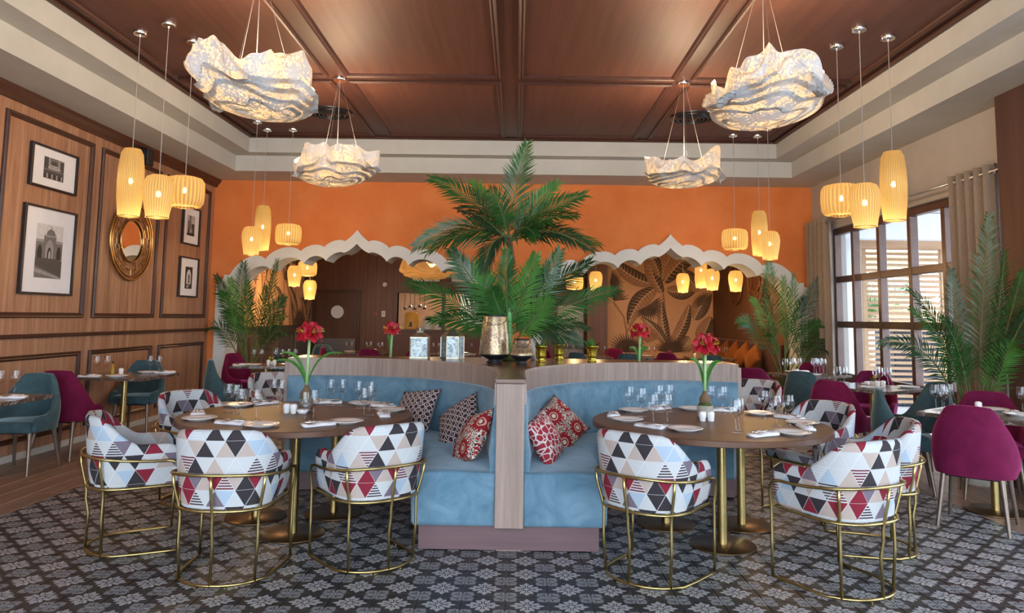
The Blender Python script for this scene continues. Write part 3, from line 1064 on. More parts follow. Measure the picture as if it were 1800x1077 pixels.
def mural(name, to3d, w, h, label, seed, parent):
    rnd = random.Random(seed)
    bg = MB()
    bg.add([to3d(0, 0, 0), to3d(w, 0, 0), to3d(w, h, 0), to3d(0, h, 0)], [(0, 1, 2, 3)])
    root = bg.build(name, M['mural_bg'], None)
    tag(root, label, 'mural')
    lev = [0.001]

    def put(edge_a, edge_b, mat):
        lev[0] += 0.00022
        mb = MB()
        mb.grid([[to3d(min(max(p.x, 0), w), min(max(p.y, 0), h), lev[0]) for p in edge_a], [to3d(min(max(p.x, 0), w), min(max(p.y, 0), h), lev[0]) for p in edge_b]])
        mb.build('painted_leaf', mat, root)

    def banana(base, tip, width, bend):
        L, R_, Mid = leaf_poly(base, tip, width, bend, 14)
        put(L, Mid, M['mural_a'])
        put(Mid, R_, M['mural_b'])
        dv = (Vector(tip) - Vector(base)).normalized() * width * 0.2
        # pale veins
        mb = MB()
        lev[0] += 0.00022
        for i in range(1, 14):
            for E_ in (L, R_):
                a, e = Mid[i], Mid[i] + (E_[min(i + 1, 14)] - Mid[i]) * 0.92
                nn = Vector((-(e - a).y, (e - a).x))
                if nn.length < 1e-4:
                    continue
                nn = nn.normalized() * 0.008
                q = [a - nn, e, a + nn]
                if all(0 < p.x < w and 0 < p.y < h for p in q):
                    mb.add([to3d(p.x, p.y, lev[0]) for p in q], [(0, 1, 2)])
        for a, e in zip(Mid[:-1], Mid[1:]):
            nn = Vector((-(e - a).y, (e - a).x)).normalized() * 0.010
            q = [a - nn, e - nn, e + nn, a + nn]
            if all(0 < p.x < w and 0 < p.y < h for p in q):
                mb.add([to3d(p.x, p.y, lev[0]) for p in q], [(0, 1, 2, 3)])
        if mb.f:
            mb.build('painted_veins', M['mural_c'], root)

    def fan(c, r, a0, a1, n, mat):
        lev[0] += 0.00022
        mb = MB()
        for i in range(n):
            a = a0 + (a1 - a0) * i / (n - 1)
            d = Vector((cos(a), sin(a)))
            nn = Vector((-d.y, d.x)) * r * 0.045
            cc = Vector(c)
            q = [cc, cc + d * r * 0.55 + nn, cc + d * r * rnd.uniform(0.85, 1.05), cc + d * r * 0.55 - nn]
            if all(0 < p.x < w and 0 < p.y < h for p in q):
                mb.add([to3d(p.x, p.y, lev[0]) for p in q], [(0, 1, 2, 3)])
        if mb.f:
            mb.build('painted_fan', mat, root)

    def stalk(pts):
        lev[0] += 0.00022
        mb = MB()
        for a, e in zip(pts[:-1], pts[1:]):
            a, e = Vector(a), Vector(e)
            nn = Vector((-(e - a).y, (e - a).x)).normalized() * 0.022
            mb.add([to3d(p.x, p.y, lev[0]) for p in (a - nn, e - nn, e + nn, a + nn)], [(0, 1, 2, 3)])
        mb.build('painted_stalk', M['mural_a'], root)

    return w, h, banana, fan, stalk


# right mural on the far wall: x 2.07..4.62, z 0.5..3.2
w, h, banana, fan, stalk = mural('leaf_mural', lambda u, v, q: (2.07 + u, YF - 0.004 - q, 0.55 + v), 2.55, 2.75, 'ochre wall mural of banana and fan palm leaves on the far wall', 3, None)
stalk([(1.42, 0.2), (1.45, 0.8), (1.40, 1.35), (1.32, 1.9), (1.40, 2.6)])
stalk([(0.50, 0.1), (0.52, 0.6), (0.45, 0.95), (0.2, 1.3)])
stalk([(0.52, 0.6), (0.75, 0.95), (1.05, 1.25)])
for bt in (((1.2, 1.72), (0.15, 2.35), 0.36, 0.12), ((1.22, 1.65), (0.55, 0.72), 0.42, -0.12), ((1.35, 1.8), (1.75, 2.72), 0.40, 0.05), ((1.4, 1.75), (2.45, 2.62), 0.44, 0.14),
           ((1.38, 1.5), (1.05, 2.7), 0.34, 0.12), ((1.3, 1.9), (0.75, 2.72), 0.30, -0.1), ((1.45, 1.6), (2.25, 1.75), 0.36, -0.12), ((1.5, 0.3), (1.35, 1.35), 0.26, 0.06),
           ((1.55, 0.3), (2.0, 1.3), 0.30, -0.08), ((1.45, 0.3), (0.85, 0.95), 0.24, -0.06), ((2.1, 0.9), (2.52, 1.55), 0.40, 0.04), ((2.2, 0.4), (2.5, 1.0), 0.42, -0.04), ((2.0, 0.5), (1.75, 0.15), 0.40, 0.03),
           ((2.3, 1.6), (1.85, 2.1), 0.40, 0.05), ((2.3, 1.9), (2.5, 2.6), 0.32, 0.03), ((0.1, 2.1), (0.45, 2.72), 0.30, 0.05)):
    banana(*bt)
fan((1.02, 1.22), 0.42, -2.6, 0.6, 19, M['mural_b'])
fan((0.22, 1.32), 0.40, 0.2, 3.4, 17, M['mural_b'])
fan((0.55, 0.12), 0.5, 0.1, 3.0, 21, M['mural_b'])
fan((1.55, 0.12), 0.45, 0.2, 2.9, 19, M['mural_b'])
fan((0.12, 1.75), 0.36, -1.2, 1.3, 15, M['mural_b'])
fan((2.35, 1.3), 0.30, 0.6, 3.6, 15, M['mural_b'])
fan((1.0, 0.35), 0.45, 0.4, 2.6, 15, M['mural_a'])
# left mural on the side wall of the second room
w, h, banana, fan, stalk = mural('leaf_mural', lambda u, v, q: (XL + 0.004 + q, 12.0 + u, 0.55 + v), 4.85, 2.75, 'amber lit leaf mural on the side wall behind the left arch', 5, None)
for k in range(6):
    stalk([(0.5 + 0.8 * k, 0.1), (0.55 + 0.8 * k, 0.9), (0.45 + 0.8 * k, 1.6)])
rr = random.Random(4)
for k in range(26):
    bx = rr.uniform(0.2, 4.6)
    bz = rr.uniform(0.1, 1.6)
    banana((bx, bz), (bx + rr.uniform(-0.9, 0.9), bz + rr.uniform(0.5, 1.2)), rr.uniform(0.22, 0.42), rr.uniform(-0.15, 0.15))
for k in range(12):
    fan((rr.uniform(0.3, 4.5), rr.uniform(0.3, 2.2)), rr.uniform(0.3, 0.5), 0.1, 3.0, 17, M['mural_b'])

# ---- wainscot under the side mural
wsc = S(MB().box((XL, 12.0, 0), (XL + 0.03, 16.9, 1.18)).build('trim_13', M['chairleg']), 'grey brown wainscot under the amber mural')
for k in range(4):
    frame_x('panel_molding', XL + 0.03, 12.1 + 1.2 * k, 13.1 + 1.2 * k, 0.15, 1.05, 0.05, 0.02, M['chairleg'], wsc)
MB().box((XL, 12.0, 1.181), (XL + 0.055, 16.9, 1.22), 0.006).build('cap_rail', M['chairleg'], wsc)

# ---- terrace outside the window
cm = S(MB().box((4.9, 5.0, 3.15), (9.5, 15.0, 3.45)).build('terrace_roof', M['white']), 'white terrace canopy outside the window')
MB().box((4.9, 5.0, 3.13), (9.5, 14.9, 3.149)).build('soffit_boards', M['white'], cm)


MB().box((4.95, 10.9, 2.72), (9.5, 11.1, 3.12)).build('beam', M['white'], cm)
MB().box((4.95, 13.6, 2.86), (9.5, 13.72, 3.12)).build('fascia_board', M['slat'], cm)


def screen(x0, x1, y, z1, n, label, posts=True):
    s = thing('slat_screen', label, 'screen', (0, y, -0.2), 0)
    zz = z1 + 0.2
    if posts:
        for x in (x0, x1 - 0.08):
            MB().box((x, 0, 0), (x + 0.08, 0.08, zz), 0.004).build('post', M['slat'], s)
    me = MB().box((x0 + 0.081, 0.01, 0), (x1 - 0.081, 0.045, 0.055), 0.004).mesh('slat', M['slat'])
    for i in range(n):
        o = link('slat', me, s)
        o.location = (0, 0, 0.12 + i * (zz - 0.25) / (n - 1))


screen(6.72, 8.32, 14.0, 3.1, 30, 'slatted cedar screen standing on the terrace')
screen(7.3, 11.5, 17.5, 4.7, 40, 'tall slatted cedar screen at the back of the terrace')
for (x, y, r, lab) in ((5.72, 12.6, 0.17, 'white round terrace column behind the left curtain'), (7.45, 12.0, 0.20, 'white round terrace column behind the right curtain')):
    c = thing('terrace_column', lab, 'column', (x, y, -0.2), 0, 'terrace columns')
    MB().lathe([(0, 0), (r + 0.04, 0), (r + 0.04, 0.1), (r, 0.12)], 28).build('base', M['white'], c, fix=True)
    MB().lathe([(r, 0.121), (r, 3.34)], 28).build('shaft', M['white'], c, 'all', fix=True)
tag(MB().box((7.6, 14.6, -0.2), (9.0, 15.4, 1.35), 0.02).box((7.55, 14.55, 1.351), (9.05, 15.45, 1.42), 0.01).build('planter_wall', M['navy']), 'dark blue low planter wall behind the slatted screen', 'planter')

# ================================================================== booth divider and banquettes
BL, BR, RB = (-1.52, 5.18), (1.455, 5.18), 1.41
PX0, PX1 = -0.11, 0.045            # the end post between the two booths
A_END = radians(112)


def booth_path(side, n=34):
    """Points along the booth back (front end first) with normals into the booth. side -1 left, +1 right."""
    c = BL if side < 0 else BR
    pts = []
    xw = c[0] - side * RB
    for k in range(6):
        pts.append(((xw, 4.56 + (c[1] - 4.56) * k / 6), (side, 0)))
    for k in range(n + 1):
        a = A_END * k / n
        d = (-side * cos(a), sin(a))
        pts.append(((c[0] + RB * d[0], c[1] + RB * d[1]), (-d[0], -d[1])))
    return pts


def sweep(path, prof, side, caps=True, round_ends=0.0, thin=None):
    """prof: (offset along the normal, z), swept along a booth path."""
    mb = MB()
    rows_ = []
    prof0 = prof
    cx = sum(p[0] for p in prof) / len(prof)
    cz = sum(p[1] for p in prof) / len(prof)

    def row(pt, nr, prof_, slide=0.0, tan=(0, 0)):
        return [(pt[0] + nr[0] * o + tan[0] * slide, pt[1] + nr[1] * o + tan[1] * slide, z) for o, z in prof_]
    path2 = list(path)
    for i, (pt, nr) in enumerate(path2):
        if i == 0:
            t = (path2[1][0][0] - pt[0], path2[1][0][1] - pt[1])
        else:
            t = (pt[0] - path2[i - 1][0][0], pt[1] - path2[i - 1][0][1])
        l = sqrt(t[0] ** 2 + t[1] ** 2)
        t = (t[0] / l, t[1] / l)
        if thin:
            prof = [(o * thin(i), z) for o, z in prof0]
            cx = sum(p[0] for p in prof) / len(prof)
        if i == 0 and round_ends:
            r = round_ends
            for a in (0, 30, 60):
                k = r * (1 - sin(radians(a)))
                pr = [(cx + (o - cx) * max(0.2, 1 - k / max(0.05, max(abs(q[0] - cx) for q in prof))), cz + (z - cz) * max(0.2, 1 - k / max(0.05, max(abs(q[1] - cz) for q in prof)))) for o, z in prof]
                rows_.append(row(pt, nr, pr, r * (1 - cos(radians(a))) - 0.0, t))
            pt = (pt[0] + t[0] * r, pt[1] + t[1] * r)
            rows_.append(row(pt, nr, prof))
            continue
        rows_.append(row(pt, nr, prof))
    mb.grid(rows_, None, True)
    n = len(prof)
    if caps:
        m = len(rows_)
        mb.f.append(tuple(range(n)))
        mb.f.append(tuple((m - 1) * n + k for k in range(n))[::-1])
    return mb


YCB = 6.98
lp = [p[0] for p in booth_path(-1)]
rp = [p[0] for p in booth_path(1)]
outline = [(lp[-1][0], YCB)] + [(x, y) for x, y in lp[::-1]] + [(x, y) for x, y in rp] + [(rp[-1][0], YCB)]
outline = [outline[0]] + [(x, y) for x, y in outline[1:-1]] + [outline[-1]]
dv = thing('booth_divider', 'walnut counter divider with curved sides between the two blue booths', 'divider', (0, 0, 0))
MB().prism(outline, 1.025, 1.06).build('counter_top', M['boothtop'], dv, fix=True)
MB().prism([(x, y + (0.065 if y < 4.6 else 0)) for x, y in outline], 0.0, 1.024).build('core', M['boothwood'], dv, fix=True)
for s in (-1, 1):
    sweep(booth_path(s), [(0.0, 0.905), (0.022, 0.905), (0.022, 1.045), (0.018, 1.062), (0.0, 1.062)], s).build('curved_fascia', M['boothwood'], dv, fix=True)
MB().box((PX0 - 0.012, 4.545, 0.156), (PX1 + 0.012, 4.60, 1.035), 0.004).build('end_post', M['boothwood'], dv)
MB().box((PX0 - 0.02, 4.535, 1.036), (PX1 + 0.02, 4.62, 1.066), 0.004).build('post_cap', M['boothtop'], dv)
MB().box((PX0 - 0.06, 4.6165, 0.008), (PX1 + 0.06, 4.6245, 0.1555)).build('kick_board', M['plinth'], dv)
for pth, s in ((lp, -1), (rp, 1)):
    x, y = pth[-1]
    MB().box((x - 0.02, y - 0.02, 0.0), (x + 0.02, YCB + 0.002, 1.03), 0.003).build('end_panel', M['boothwood'], dv)

for s, side in ((-1, 'left'), (1, 'right')):
    b = thing('banquette', 'curved blue velvet booth bench on the %s of the walnut post' % side, 'bench', (0, 0, 0), 0, 'curved blue booth benches')
    pth = booth_path(s)
    back = [(0.005, 0.478), (0.125, 0.478), (0.135, 0.50), (0.115, 0.62), (0.09, 0.76), (0.07, 0.86), (0.045, 0.90), (0.005, 0.904)]
    sweep([((q[0][0], q[0][1] + (0.04 if k == 0 else 0)), q[1]) for k, q in enumerate(pth)], back, s, True, 0.012, lambda i: 0.38 + 0.62 * smooth01(i / 16)).build('backrest', M['blue'], b, 'all', fix=True)
    seat = [(0.0, 0.157), (0.515, 0.157), (0.53, 0.18), (0.535, 0.30), (0.53, 0.43), (0.51, 0.475), (0.46, 0.492), (0.30, 0.497), (0.14, 0.490), (0.0, 0.488)]
    sweep(pth, seat, s, True, 0.035).build('seat', M['blue'], b, 60, fix=True)
    pl = [((p[0][0], max(p[0][1], 4.617)), p[1]) for p in pth]
    seen, pl2 = None, []
    for p in pl:
        if seen is None or abs(p[0][1] - seen[1]) + abs(p[0][0] - seen[0]) > 1e-4:
            pl2.append(p)
        seen = p[0]
    sweep(pl2, [(-0.055, 0.008), (0.485, 0.008), (0.485, 0.156), (-0.055, 0.156)], s).build('plinth', M['plinth'], b, fix=True)
    for fx in (0.1, 0.45):
        xx = (BL if s < 0 else BR)[0] - s * (RB - fx)
        MB().lathe([(0, 0), (0.016, 0), (0.014, 0.009), (0, 0.009)], 12, (xx, 4.66, 0)).build('glide', M['white'], b, fix=True)


# ================================================================== round tables
def round_table(loc, label, ang):
    t = thing('round_table', label, 'table', (loc[0], loc[1], 0), 0, 'large round dining tables')
    MB().lathe([(0, 0.70), (0.796, 0.70), (0.805, 0.704), (0.806, 0.735), (0.80, 0.741), (0, 0.7411)], 72).build('tabletop', [M['table']], t, 35, fix=True)
    for k in range(3):
        a = ang + 2 * pi * k / 3
        x, y = 0.31 * cos(a), 0.31 * sin(a)
        p = MB().lathe([(0, 0.0151), (0.031, 0.0151), (0.031, 0.6995), (0, 0.6995)], 20, (x, y, 0)).build('pedestal_column', M['brass'], t, 40, fix=True)
        MB().lathe([(0, 0), (0.205, 0), (0.21, 0.004), (0.21, 0.011), (0.205, 0.015), (0, 0.015)], 40, (x, y, 0)).build('base_disc', M['bronze'], p, 40, fix=True)
    return t


TL, TR = (-1.543, 5.184), (1.35, 5.115)
round_table(TL, 'large round brown table in the left booth with three brass pedestals', radians(-75))
round_table(TR, 'large round brown table in the right booth with three brass pedestals', radians(-90))


# ================================================================== patterned tub chair
def u_path(a, yf, yb, n=44):
    """Plan of a tub: front right, round the back, front left. Points (x, y), with arc length from the back centre."""
    pts = []
    ys = -0.02
    m = n // 4
    for k in range(m):
        t = k / m
        pts.append((a * (0.95 + 0.05 * t), yf + (ys - yf) * t))
    q = n - 2 * m
    for k in range(q + 1):
        th = pi * k / q
        ex = 2 / 2.5
        cx, sy = cos(th), sin(th)
        pts.append((a * (abs(cx) ** ex) * (1 if cx > 0 else -1), ys + (yb - ys) * (abs(sy) ** ex)))
    for k in range(m - 1, -1, -1):
        t = k / m
        pts.append((-a * (0.95 + 0.05 * t), yf + (ys - yf) * t))
    L = [0]
    for p, r in zip(pts[:-1], pts[1:]):
        L.append(L[-1] + sqrt((p[0] - r[0]) ** 2 + (p[1] - r[1]) ** 2))
    return pts, [l - L[-1] / 2 for l in L]


def tub(a, yf, yb, zb, topf, lean, thick, seat_z, mat, uv=True, nrow=6, shrink=lambda z: 1.0):
    """Upholstered tub shell with rounded rim: outer face, rim and inner face."""
    pts, L = u_path(a, yf, yb)
    tot = L[-1]
    rows_, uvs = [], []
    n = len(pts)
    nor = []
    for i in range(n):
        p, q = pts[max(i - 1, 0)], pts[min(i + 1, n - 1)]
        t = Vector((q[0] - p[0], q[1] - p[1])).normalized()
        nor.append(Vector((-t.y, t.x)))
    prof_rows = [[] for _ in range(2 * nrow + 4)]
    uv_rows = [[] for _ in prof_rows]
    for i in range(n):
        zt = topf(abs(L[i]), tot)
        p = Vector(pts[i])
        # which way is inward
        nn = nor[i]
        if nn.dot(-p + Vector((0, 0.02))) < 0:
            nn = -nn
        def put(r, z, ins):
            k = shrink(z) * (1 + lean * (z - zb))
            q = p * k + nn * ins
            prof_rows[r].append((q.x, q.y, z))
            uv_rows[r].append((L[i] * k + 0.6, (z if r <= nrow + 1 else zt + (zt - z) + 0.03) + 0.11))
        for r in range(nrow + 1):
            t = r / nrow
            put(r, zb + (zt - thick * 0.5 - zb) * t, 0.018 * (1 - t) ** 3)
        put(nrow + 1, zt - thick * 0.12, thick * 0.2)
        put(nrow + 2, zt - thick * 0.12, thick * 0.8)
        for r in range(nrow + 1):
            t = r / nrow
            put(nrow + 3 + r, zt - thick * 0.5 + (seat_z - 0.05 - zt + thick * 0.5) * t, thick + 0.012 * t)
    mb = MB()
    mb.grid(prof_rows, uv_rows)
    # close the two front ends
    m = len(prof_rows)
    for i in (0, n - 1):
        f = tuple(r * n + i for r in range(m))
        mb.uv[len(mb.f)] = [(0.3 + prof_rows[r][i][0] * 2, prof_rows[r][i][2]) for r in range(m)]
        mb.f.append(f)
    return mb


def seat_pad(a, yf, yb, z0, z1, inset):
    pts, _ = u_path(a, yf, yb, 44)
    pts = [(x * inset, y * inset if y < 0 else y) for x, y in pts]
    c = (0, (yf + yb * inset) / 2)
    rings = []
    for k, z in ((0.80, z0), (0.97, z0 + 0.002), (1.0, z0 + 0.02), (1.0, z1 - 0.025), (0.975, z1 - 0.008), (0.9, z1)):
        rings.append([(c[0] + (x - c[0]) * k, c[1] + (y - c[1]) * k, z) for x, y in pts])
    mb = MB()
    uvr = [[(p[0] + 3.0, p[1] + p[2]) for p in r] for r in rings]
    mb.grid(rings, uvr, True)
    n = len(pts)
    mb.uv[len(mb.f)] = [(p[0] + 3.0, p[1] + 3.0) for p in rings[-1]]
    mb.f.append(tuple((len(rings) - 1) * n + k for k in range(n)))
    mb.uv[len(mb.f)] = [(p[0] + 3.0, p[1] + 3.0) for p in rings[0]]
    mb.f.append(tuple(range(n))[::-1])
    return mb


def pattern_top(d, tot):
    h = 0.832 - 0.012 * (d / 0.25) ** 2 if d < 0.25 else 0.82
    s = smooth01((d - 0.19) / 0.27)
    z = h + (0.655 - 0.82) * s
    e = tot - d
    if e < 0.09:
        z -= 0.085 * (1 - sqrt(max(0, 1 - ((0.09 - e) / 0.09) ** 2)))
    return z


def make_pattern_chair():
    t = thing('tub_chair', 'x', 'chair', (0, 0, 0), 0, 'patterned tub chairs')
    tub(0.262, 0.235, -0.262, 0.405, pattern_top, 0.28, 0.052, 0.47, None).build('shell', M['tritex'], t, 'all', fix=True)
    seat_pad(0.262, 0.25, -0.262, 0.404, 0.475, 0.83).build('seat', M['tritex'], t, 'all', fix=True)
    R = 0.0085

    def ring_pts(z, k, yf):
        pts, L = u_path(0.262 * k, yf, -0.262 * k, 40)
        return pts, L
    # seat ring under the shell
    pts, L = u_path(0.262, 0.235, -0.262, 40)
    MB().tube([(x, y, 0.397) for x, y in pts], R, 8, closed=True).build('seat_ring', M['brass'], t, 'all', fix=True)
    # arm rail that bends down into the two front legs
    pts, L = u_path(0.298, 0.175, -0.302, 40)
    tot = L[-1]
    rail = []
    for s_ in (1,):
        rail += [(0.272, 0.245, 0.012), (0.270, 0.247, 0.20), (0.272, 0.245, 0.40), (0.285, 0.242, 0.49), (0.29, 0.225, 0.53), (0.294, 0.20, 0.548)]
    for (x, y), l in zip(pts, L):
        z = 0.592 - 0.040 * smooth01((abs(l) - 0.1) / (tot - 0.1))
        rail.append((x, y, z))
    rail += [(-p[0], p[1], p[2]) for p in rail[:6]][::-1]
    MB().tube(rail, R, 8).build('arm_rail', M['brass'], t, 'all', fix=True)
    # three back stays
    for ang in (-52, 0, 52):
        a = radians(ang)
        d = Vector((sin(a), -cos(a)))
        def at(r):
            return d * r
        r_top, r_seat, r_floor = (0.302, 0.268, 0.268) if ang == 0 else (0.318, 0.280, 0.259)
        prof = [(r_top, 0.588), (r_top - 0.006, 0.52), (r_seat + 0.004, 0.42), (r_seat - 0.008, 0.36), (r_seat - 0.008, 0.31), (r_seat - 0.006, 0.22), (r_floor, 0.012)]
        if ang == 0:
            prof = [(r + (0.0 if z > 0.3 else -0.02), z) for r, z in prof]
        MB().tube([(at(r).x, at(r).y, z) for r, z in prof], R, 8).build('stay', M['brass'], t, 'all', fix=True)
    # base hoop on the floor
    base = [(0.272, 0.245, 0.0125), (0.27, 0.20, 0.0125), (0.262, 0.02, 0.0125), (0.247, -0.10, 0.0125)]
    for k in range(13):
        th = radians(-22 - (136) * k / 12)
        base.append((0.235 * cos(th) * 1.02, -0.06 + 0.188 * sin(th), 0.0125))
    base += [(-p[0], p[1], p[2]) for p in base[:4]][::-1]
    MB().tube(base, R, 8).build('base_hoop', M['brass'], t, 'all', fix=True)
    for x, y in ((0.262, 0.15), (-0.262, 0.15), (0.08, -0.241), (-0.08, -0.241)):
        MB().lathe([(0, 0), (0.008, 0), (0.008, 0.006), (0, 0.006)], 10, (x, y, 0)).build('glide', M['brass'], t)
    return remember(t)


proto_p = make_pattern_chair()
PC = [  # x, y, facing, label
    (-2.395, 4.625, (0.431, 0.238), 'triangle-print tub chair at the left end of the left round table, turned sideways'),
    (-1.603, 4.177, (0.0, 1.0), 'triangle-print tub chair with its back to us, left of the two before the left table'),
    (-0.862, 4.425, (-0.61, 0.79), 'triangle-print tub chair nearest the blue bench end, before the left round table'),
    (-2.48, 5.74, (0.87, -0.49), 'triangle-print tub chair behind the left round table near the walnut wall'),
    (0.790, 4.262, (0.64, 0.77), 'triangle-print tub chair before the right round table beside the blue bench'),
    (1.825, 4.143, (-0.45, 0.89), 'triangle-print tub chair nearest the viewer at the right round table'),
    (2.325, 4.82, (-0.97, 0.24), 'triangle-print tub chair at the right end of the right table, half hidden'),
    (2.285, 5.66, (-0.88, -0.48), 'triangle-print tub chair behind the right round table facing us'),
    (2.46, 7.62, (-0.6, -0.8), 'sliver of triangle-print chair beyond the right end of the counter'),
    (-2.50, 7.62, (0.6, -0.8), 'sliver of triangle-print chair beyond the left end of the counter'),
]
for i, (x, y, d, lab) in enumerate(PC):
    if i == 0:
        proto_p.location = (x, y, 0)
        proto_p.rotation_euler = (0, 0, face_dir(*d))
        proto_p['label'] = lab
    else:
        copy_tree(proto_p, (x, y, 0), face_dir(*d), lab, 'patterned tub chairs')


# ================================================================== velvet chairs
def velvet_top(d, tot):
    s = max(0.0, min(1.0, (d - 0.175) / 0.33))
    z = 0.872 - 0.010 * (d / 0.18) ** 2 if d < 0.18 else 0.862
    k = s * s * (3 - 2 * s)
    z = z + (0.520 - 0.862) * (0.55 * k + 0.45 * sin(s * pi / 2))
    e = tot - d
    if e < 0.10:
        z -= 0.07 * (1 - sqrt(max(0, 1 - ((0.10 - e) / 0.10) ** 2)))
    return z


def make_velvet_chair(key, group):
    t = thing('velvet_chair', 'x', 'chair', (0, 0, 0), 0, group)

    def shrink(z):
        return 1.0 - 0.20 * smooth01((z - 0.50) / 0.40)
    tub(0.268, 0.20, -0.255, 0.372, velvet_top, 0.10, 0.05, 0.46, None, shrink=shrink).build('shell', M[key], t, 'all', fix=True)
    seat_pad(0.268, 0.235, -0.255, 0.371, 0.468, 0.84).build('seat', M[key], t, 'all', fix=True)
    for sx in (-1, 1):
        for (yt, yb) in ((0.16, 0.215), (-0.16, -0.235)):
            xt, xb = 0.175 * sx, 0.215 * sx
            MB().tube([(xt, yt, 0.385), (xb, yb, 0.0)], [0.021, 0.012], 12).build('leg', M['chairleg'], t, 40, fix=True)
    MB().box((-0.19, -0.18, 0.355), (0.19, 0.18, 0.374), 0.006).build('seat_frame', M['blackmetal'], t)
    return remember(t)


pv = {'teal': make_velvet_chair('teal', 'teal velvet chairs'), 'wine': make_velvet_chair('wine', 'burgundy velvet chairs')}
used = set()
VC = [
    ('teal', -4.48, 6.62, (0.0, -1.0), 'teal velvet chair at the far left table edge of the picture, facing the viewer'),
    ('wine', -4.50, 7.30, (0.05, 1.0), 'burgundy velvet chair back to back with the leftmost teal chair'),
    ('teal', -4.53, 8.72, (0.05, -1.0), 'teal velvet chair against the walnut wall facing us across the small table'),
    ('teal', -3.70, 9.22, (0.92, 0.39), 'teal velvet chair seen from the side before the left arch'),
    ('wine', -4.02, 10.62, (0.92, -0.3), 'burgundy velvet chair beneath the palm at the left arch'),
    ('wine', -2.72, 10.25, (-0.9, 0.2), 'burgundy velvet chair half hidden by the red amaryllis on the left'),
    ('wine', 3.36, 5.38, (0.65, 0.76), 'large burgundy velvet chair nearest the viewer on the right edge'),
    ('wine', 4.02, 6.22, (-0.45, -0.85), 'burgundy velvet chair behind the right edge table beneath the palm'),
    ('teal', 3.42, 6.48, (0.9, -0.42), 'teal velvet chair with rounded back left of the right edge table'),
    ('teal', 4.20, 7.55, (-0.4, 0.9), 'taller looking teal velvet chair by the window glass'),
    ('wine', 3.28, 7.42, (0.75, 0.66), 'burgundy velvet chair between the patterned chair and the middle window table'),
    ('wine', 4.25, 8.72, (-0.55, -0.8), 'burgundy velvet chair against the window behind the middle table'),
    ('wine', 3.05, 9.20, (0.62, 0.78), 'burgundy velvet chair beside the right end of the counter'),
    ('teal', 3.50, 8.72, (0.75, 0.66), 'teal velvet chair seen from the side between two burgundy chairs'),
    ('wine', 4.12, 10.42, (-0.8, -0.5), 'burgundy velvet chair by the curtain under the right arch palm'),
    ('wine', -3.35, 13.2, (0.9, 0.2), 'burgundy chair in the second room left of the steel kick plate door'),
    ('wine', -2.55, 12.75, (0.1, 1.0), 'burgundy chair in the second room behind the lantern amaryllis'),
    ('teal', -3.75, 14.2, (0.5, -0.6), 'teal chair in the second room before the steel kick plate'),
    ('wine', -1.75, 12.7, (-0.2, 1.0), 'burgundy chair in the second room between the two lanterns'),
    ('teal', -4.0, 12.6, (0.9, 0.2), 'teal chair in the second room under the left mural'),
    ('teal', 1.15, 12.6, (0.6, 0.7), 'teal chair in the second room behind the gold cups'),
    ('wine', 0.75, 13.2, (0.9, 0.0), 'burgundy chair in the second room between the gold cups'),
    ('wine', 2.0, 14.3, (0.3, -0.9), 'burgundy chair in the second room before the mural left side'),
    ('teal', 1.95, 12.55, (0.2, 1.0), 'teal chair in the second room left of the counter amaryllis'),
    ('wine', 2.75, 13.0, (0.5, 0.8), 'burgundy chair in the second room right of the counter amaryllis'),
    ('wine', 3.05, 13.55, (0.9, -0.2), 'burgundy chair in the second room before the mural middle'),
    ('teal', 3.35, 12.4, (0.3, 1.0), 'teal chair in the second room near the rust cushions'),
]
for key, x, y, d, lab in VC:
    if key not in used:
        used.add(key)
        pv[key].location = (x, y, 0)
        pv[key].rotation_euler = (0, 0, face_dir(*d))
        pv[key]['label'] = lab
    else:
        copy_tree(pv[key], (x, y, 0), face_dir(*d), lab, pv[key]['group'])


# ================================================================== small marble tables
def small_table(x, y, w, d, rz, label, base_r=0.21):
    t = thing('marble_table', label, 'table', (x, y, 0), rz, 'small marble topped tables')
    n = 9
    rr_ = random.Random(int(x * 100) + int(y * 10))
    pts = []
    for (ax, ay, bx, by) in ((-w / 2, -d / 2, w / 2, -d / 2), (w / 2, -d / 2, w / 2, d / 2), (w / 2, d / 2, -w / 2, d / 2), (-w / 2, d / 2, -w / 2, -d / 2)):
        for k in range(n):
            tt = k / n
            j = rr_.uniform(-0.004, 0.004)
            pts.append((ax + (bx - ax) * tt + (j if ax == bx else 0), ay + (by - ay) * tt + (j if ay == by else 0)))
    MB().prism(pts, 0.722, 0.752).build('tabletop', M['marble'], t, fix=True)
    MB().lathe([(0, 0.0151), (0.03, 0.0151), (0.03, 0.7215), (0, 0.7215)], 20).build('pedestal_column', M['brass'], t, 40, fix=True)
    MB().lathe([(0, 0), (base_r, 0), (base_r + 0.005, 0.004), (base_r + 0.005, 0.011), (base_r, 0.015), (0, 0.015)], 40).build('base_disc', M['bronze'], t, 40, fix=True)
    return t


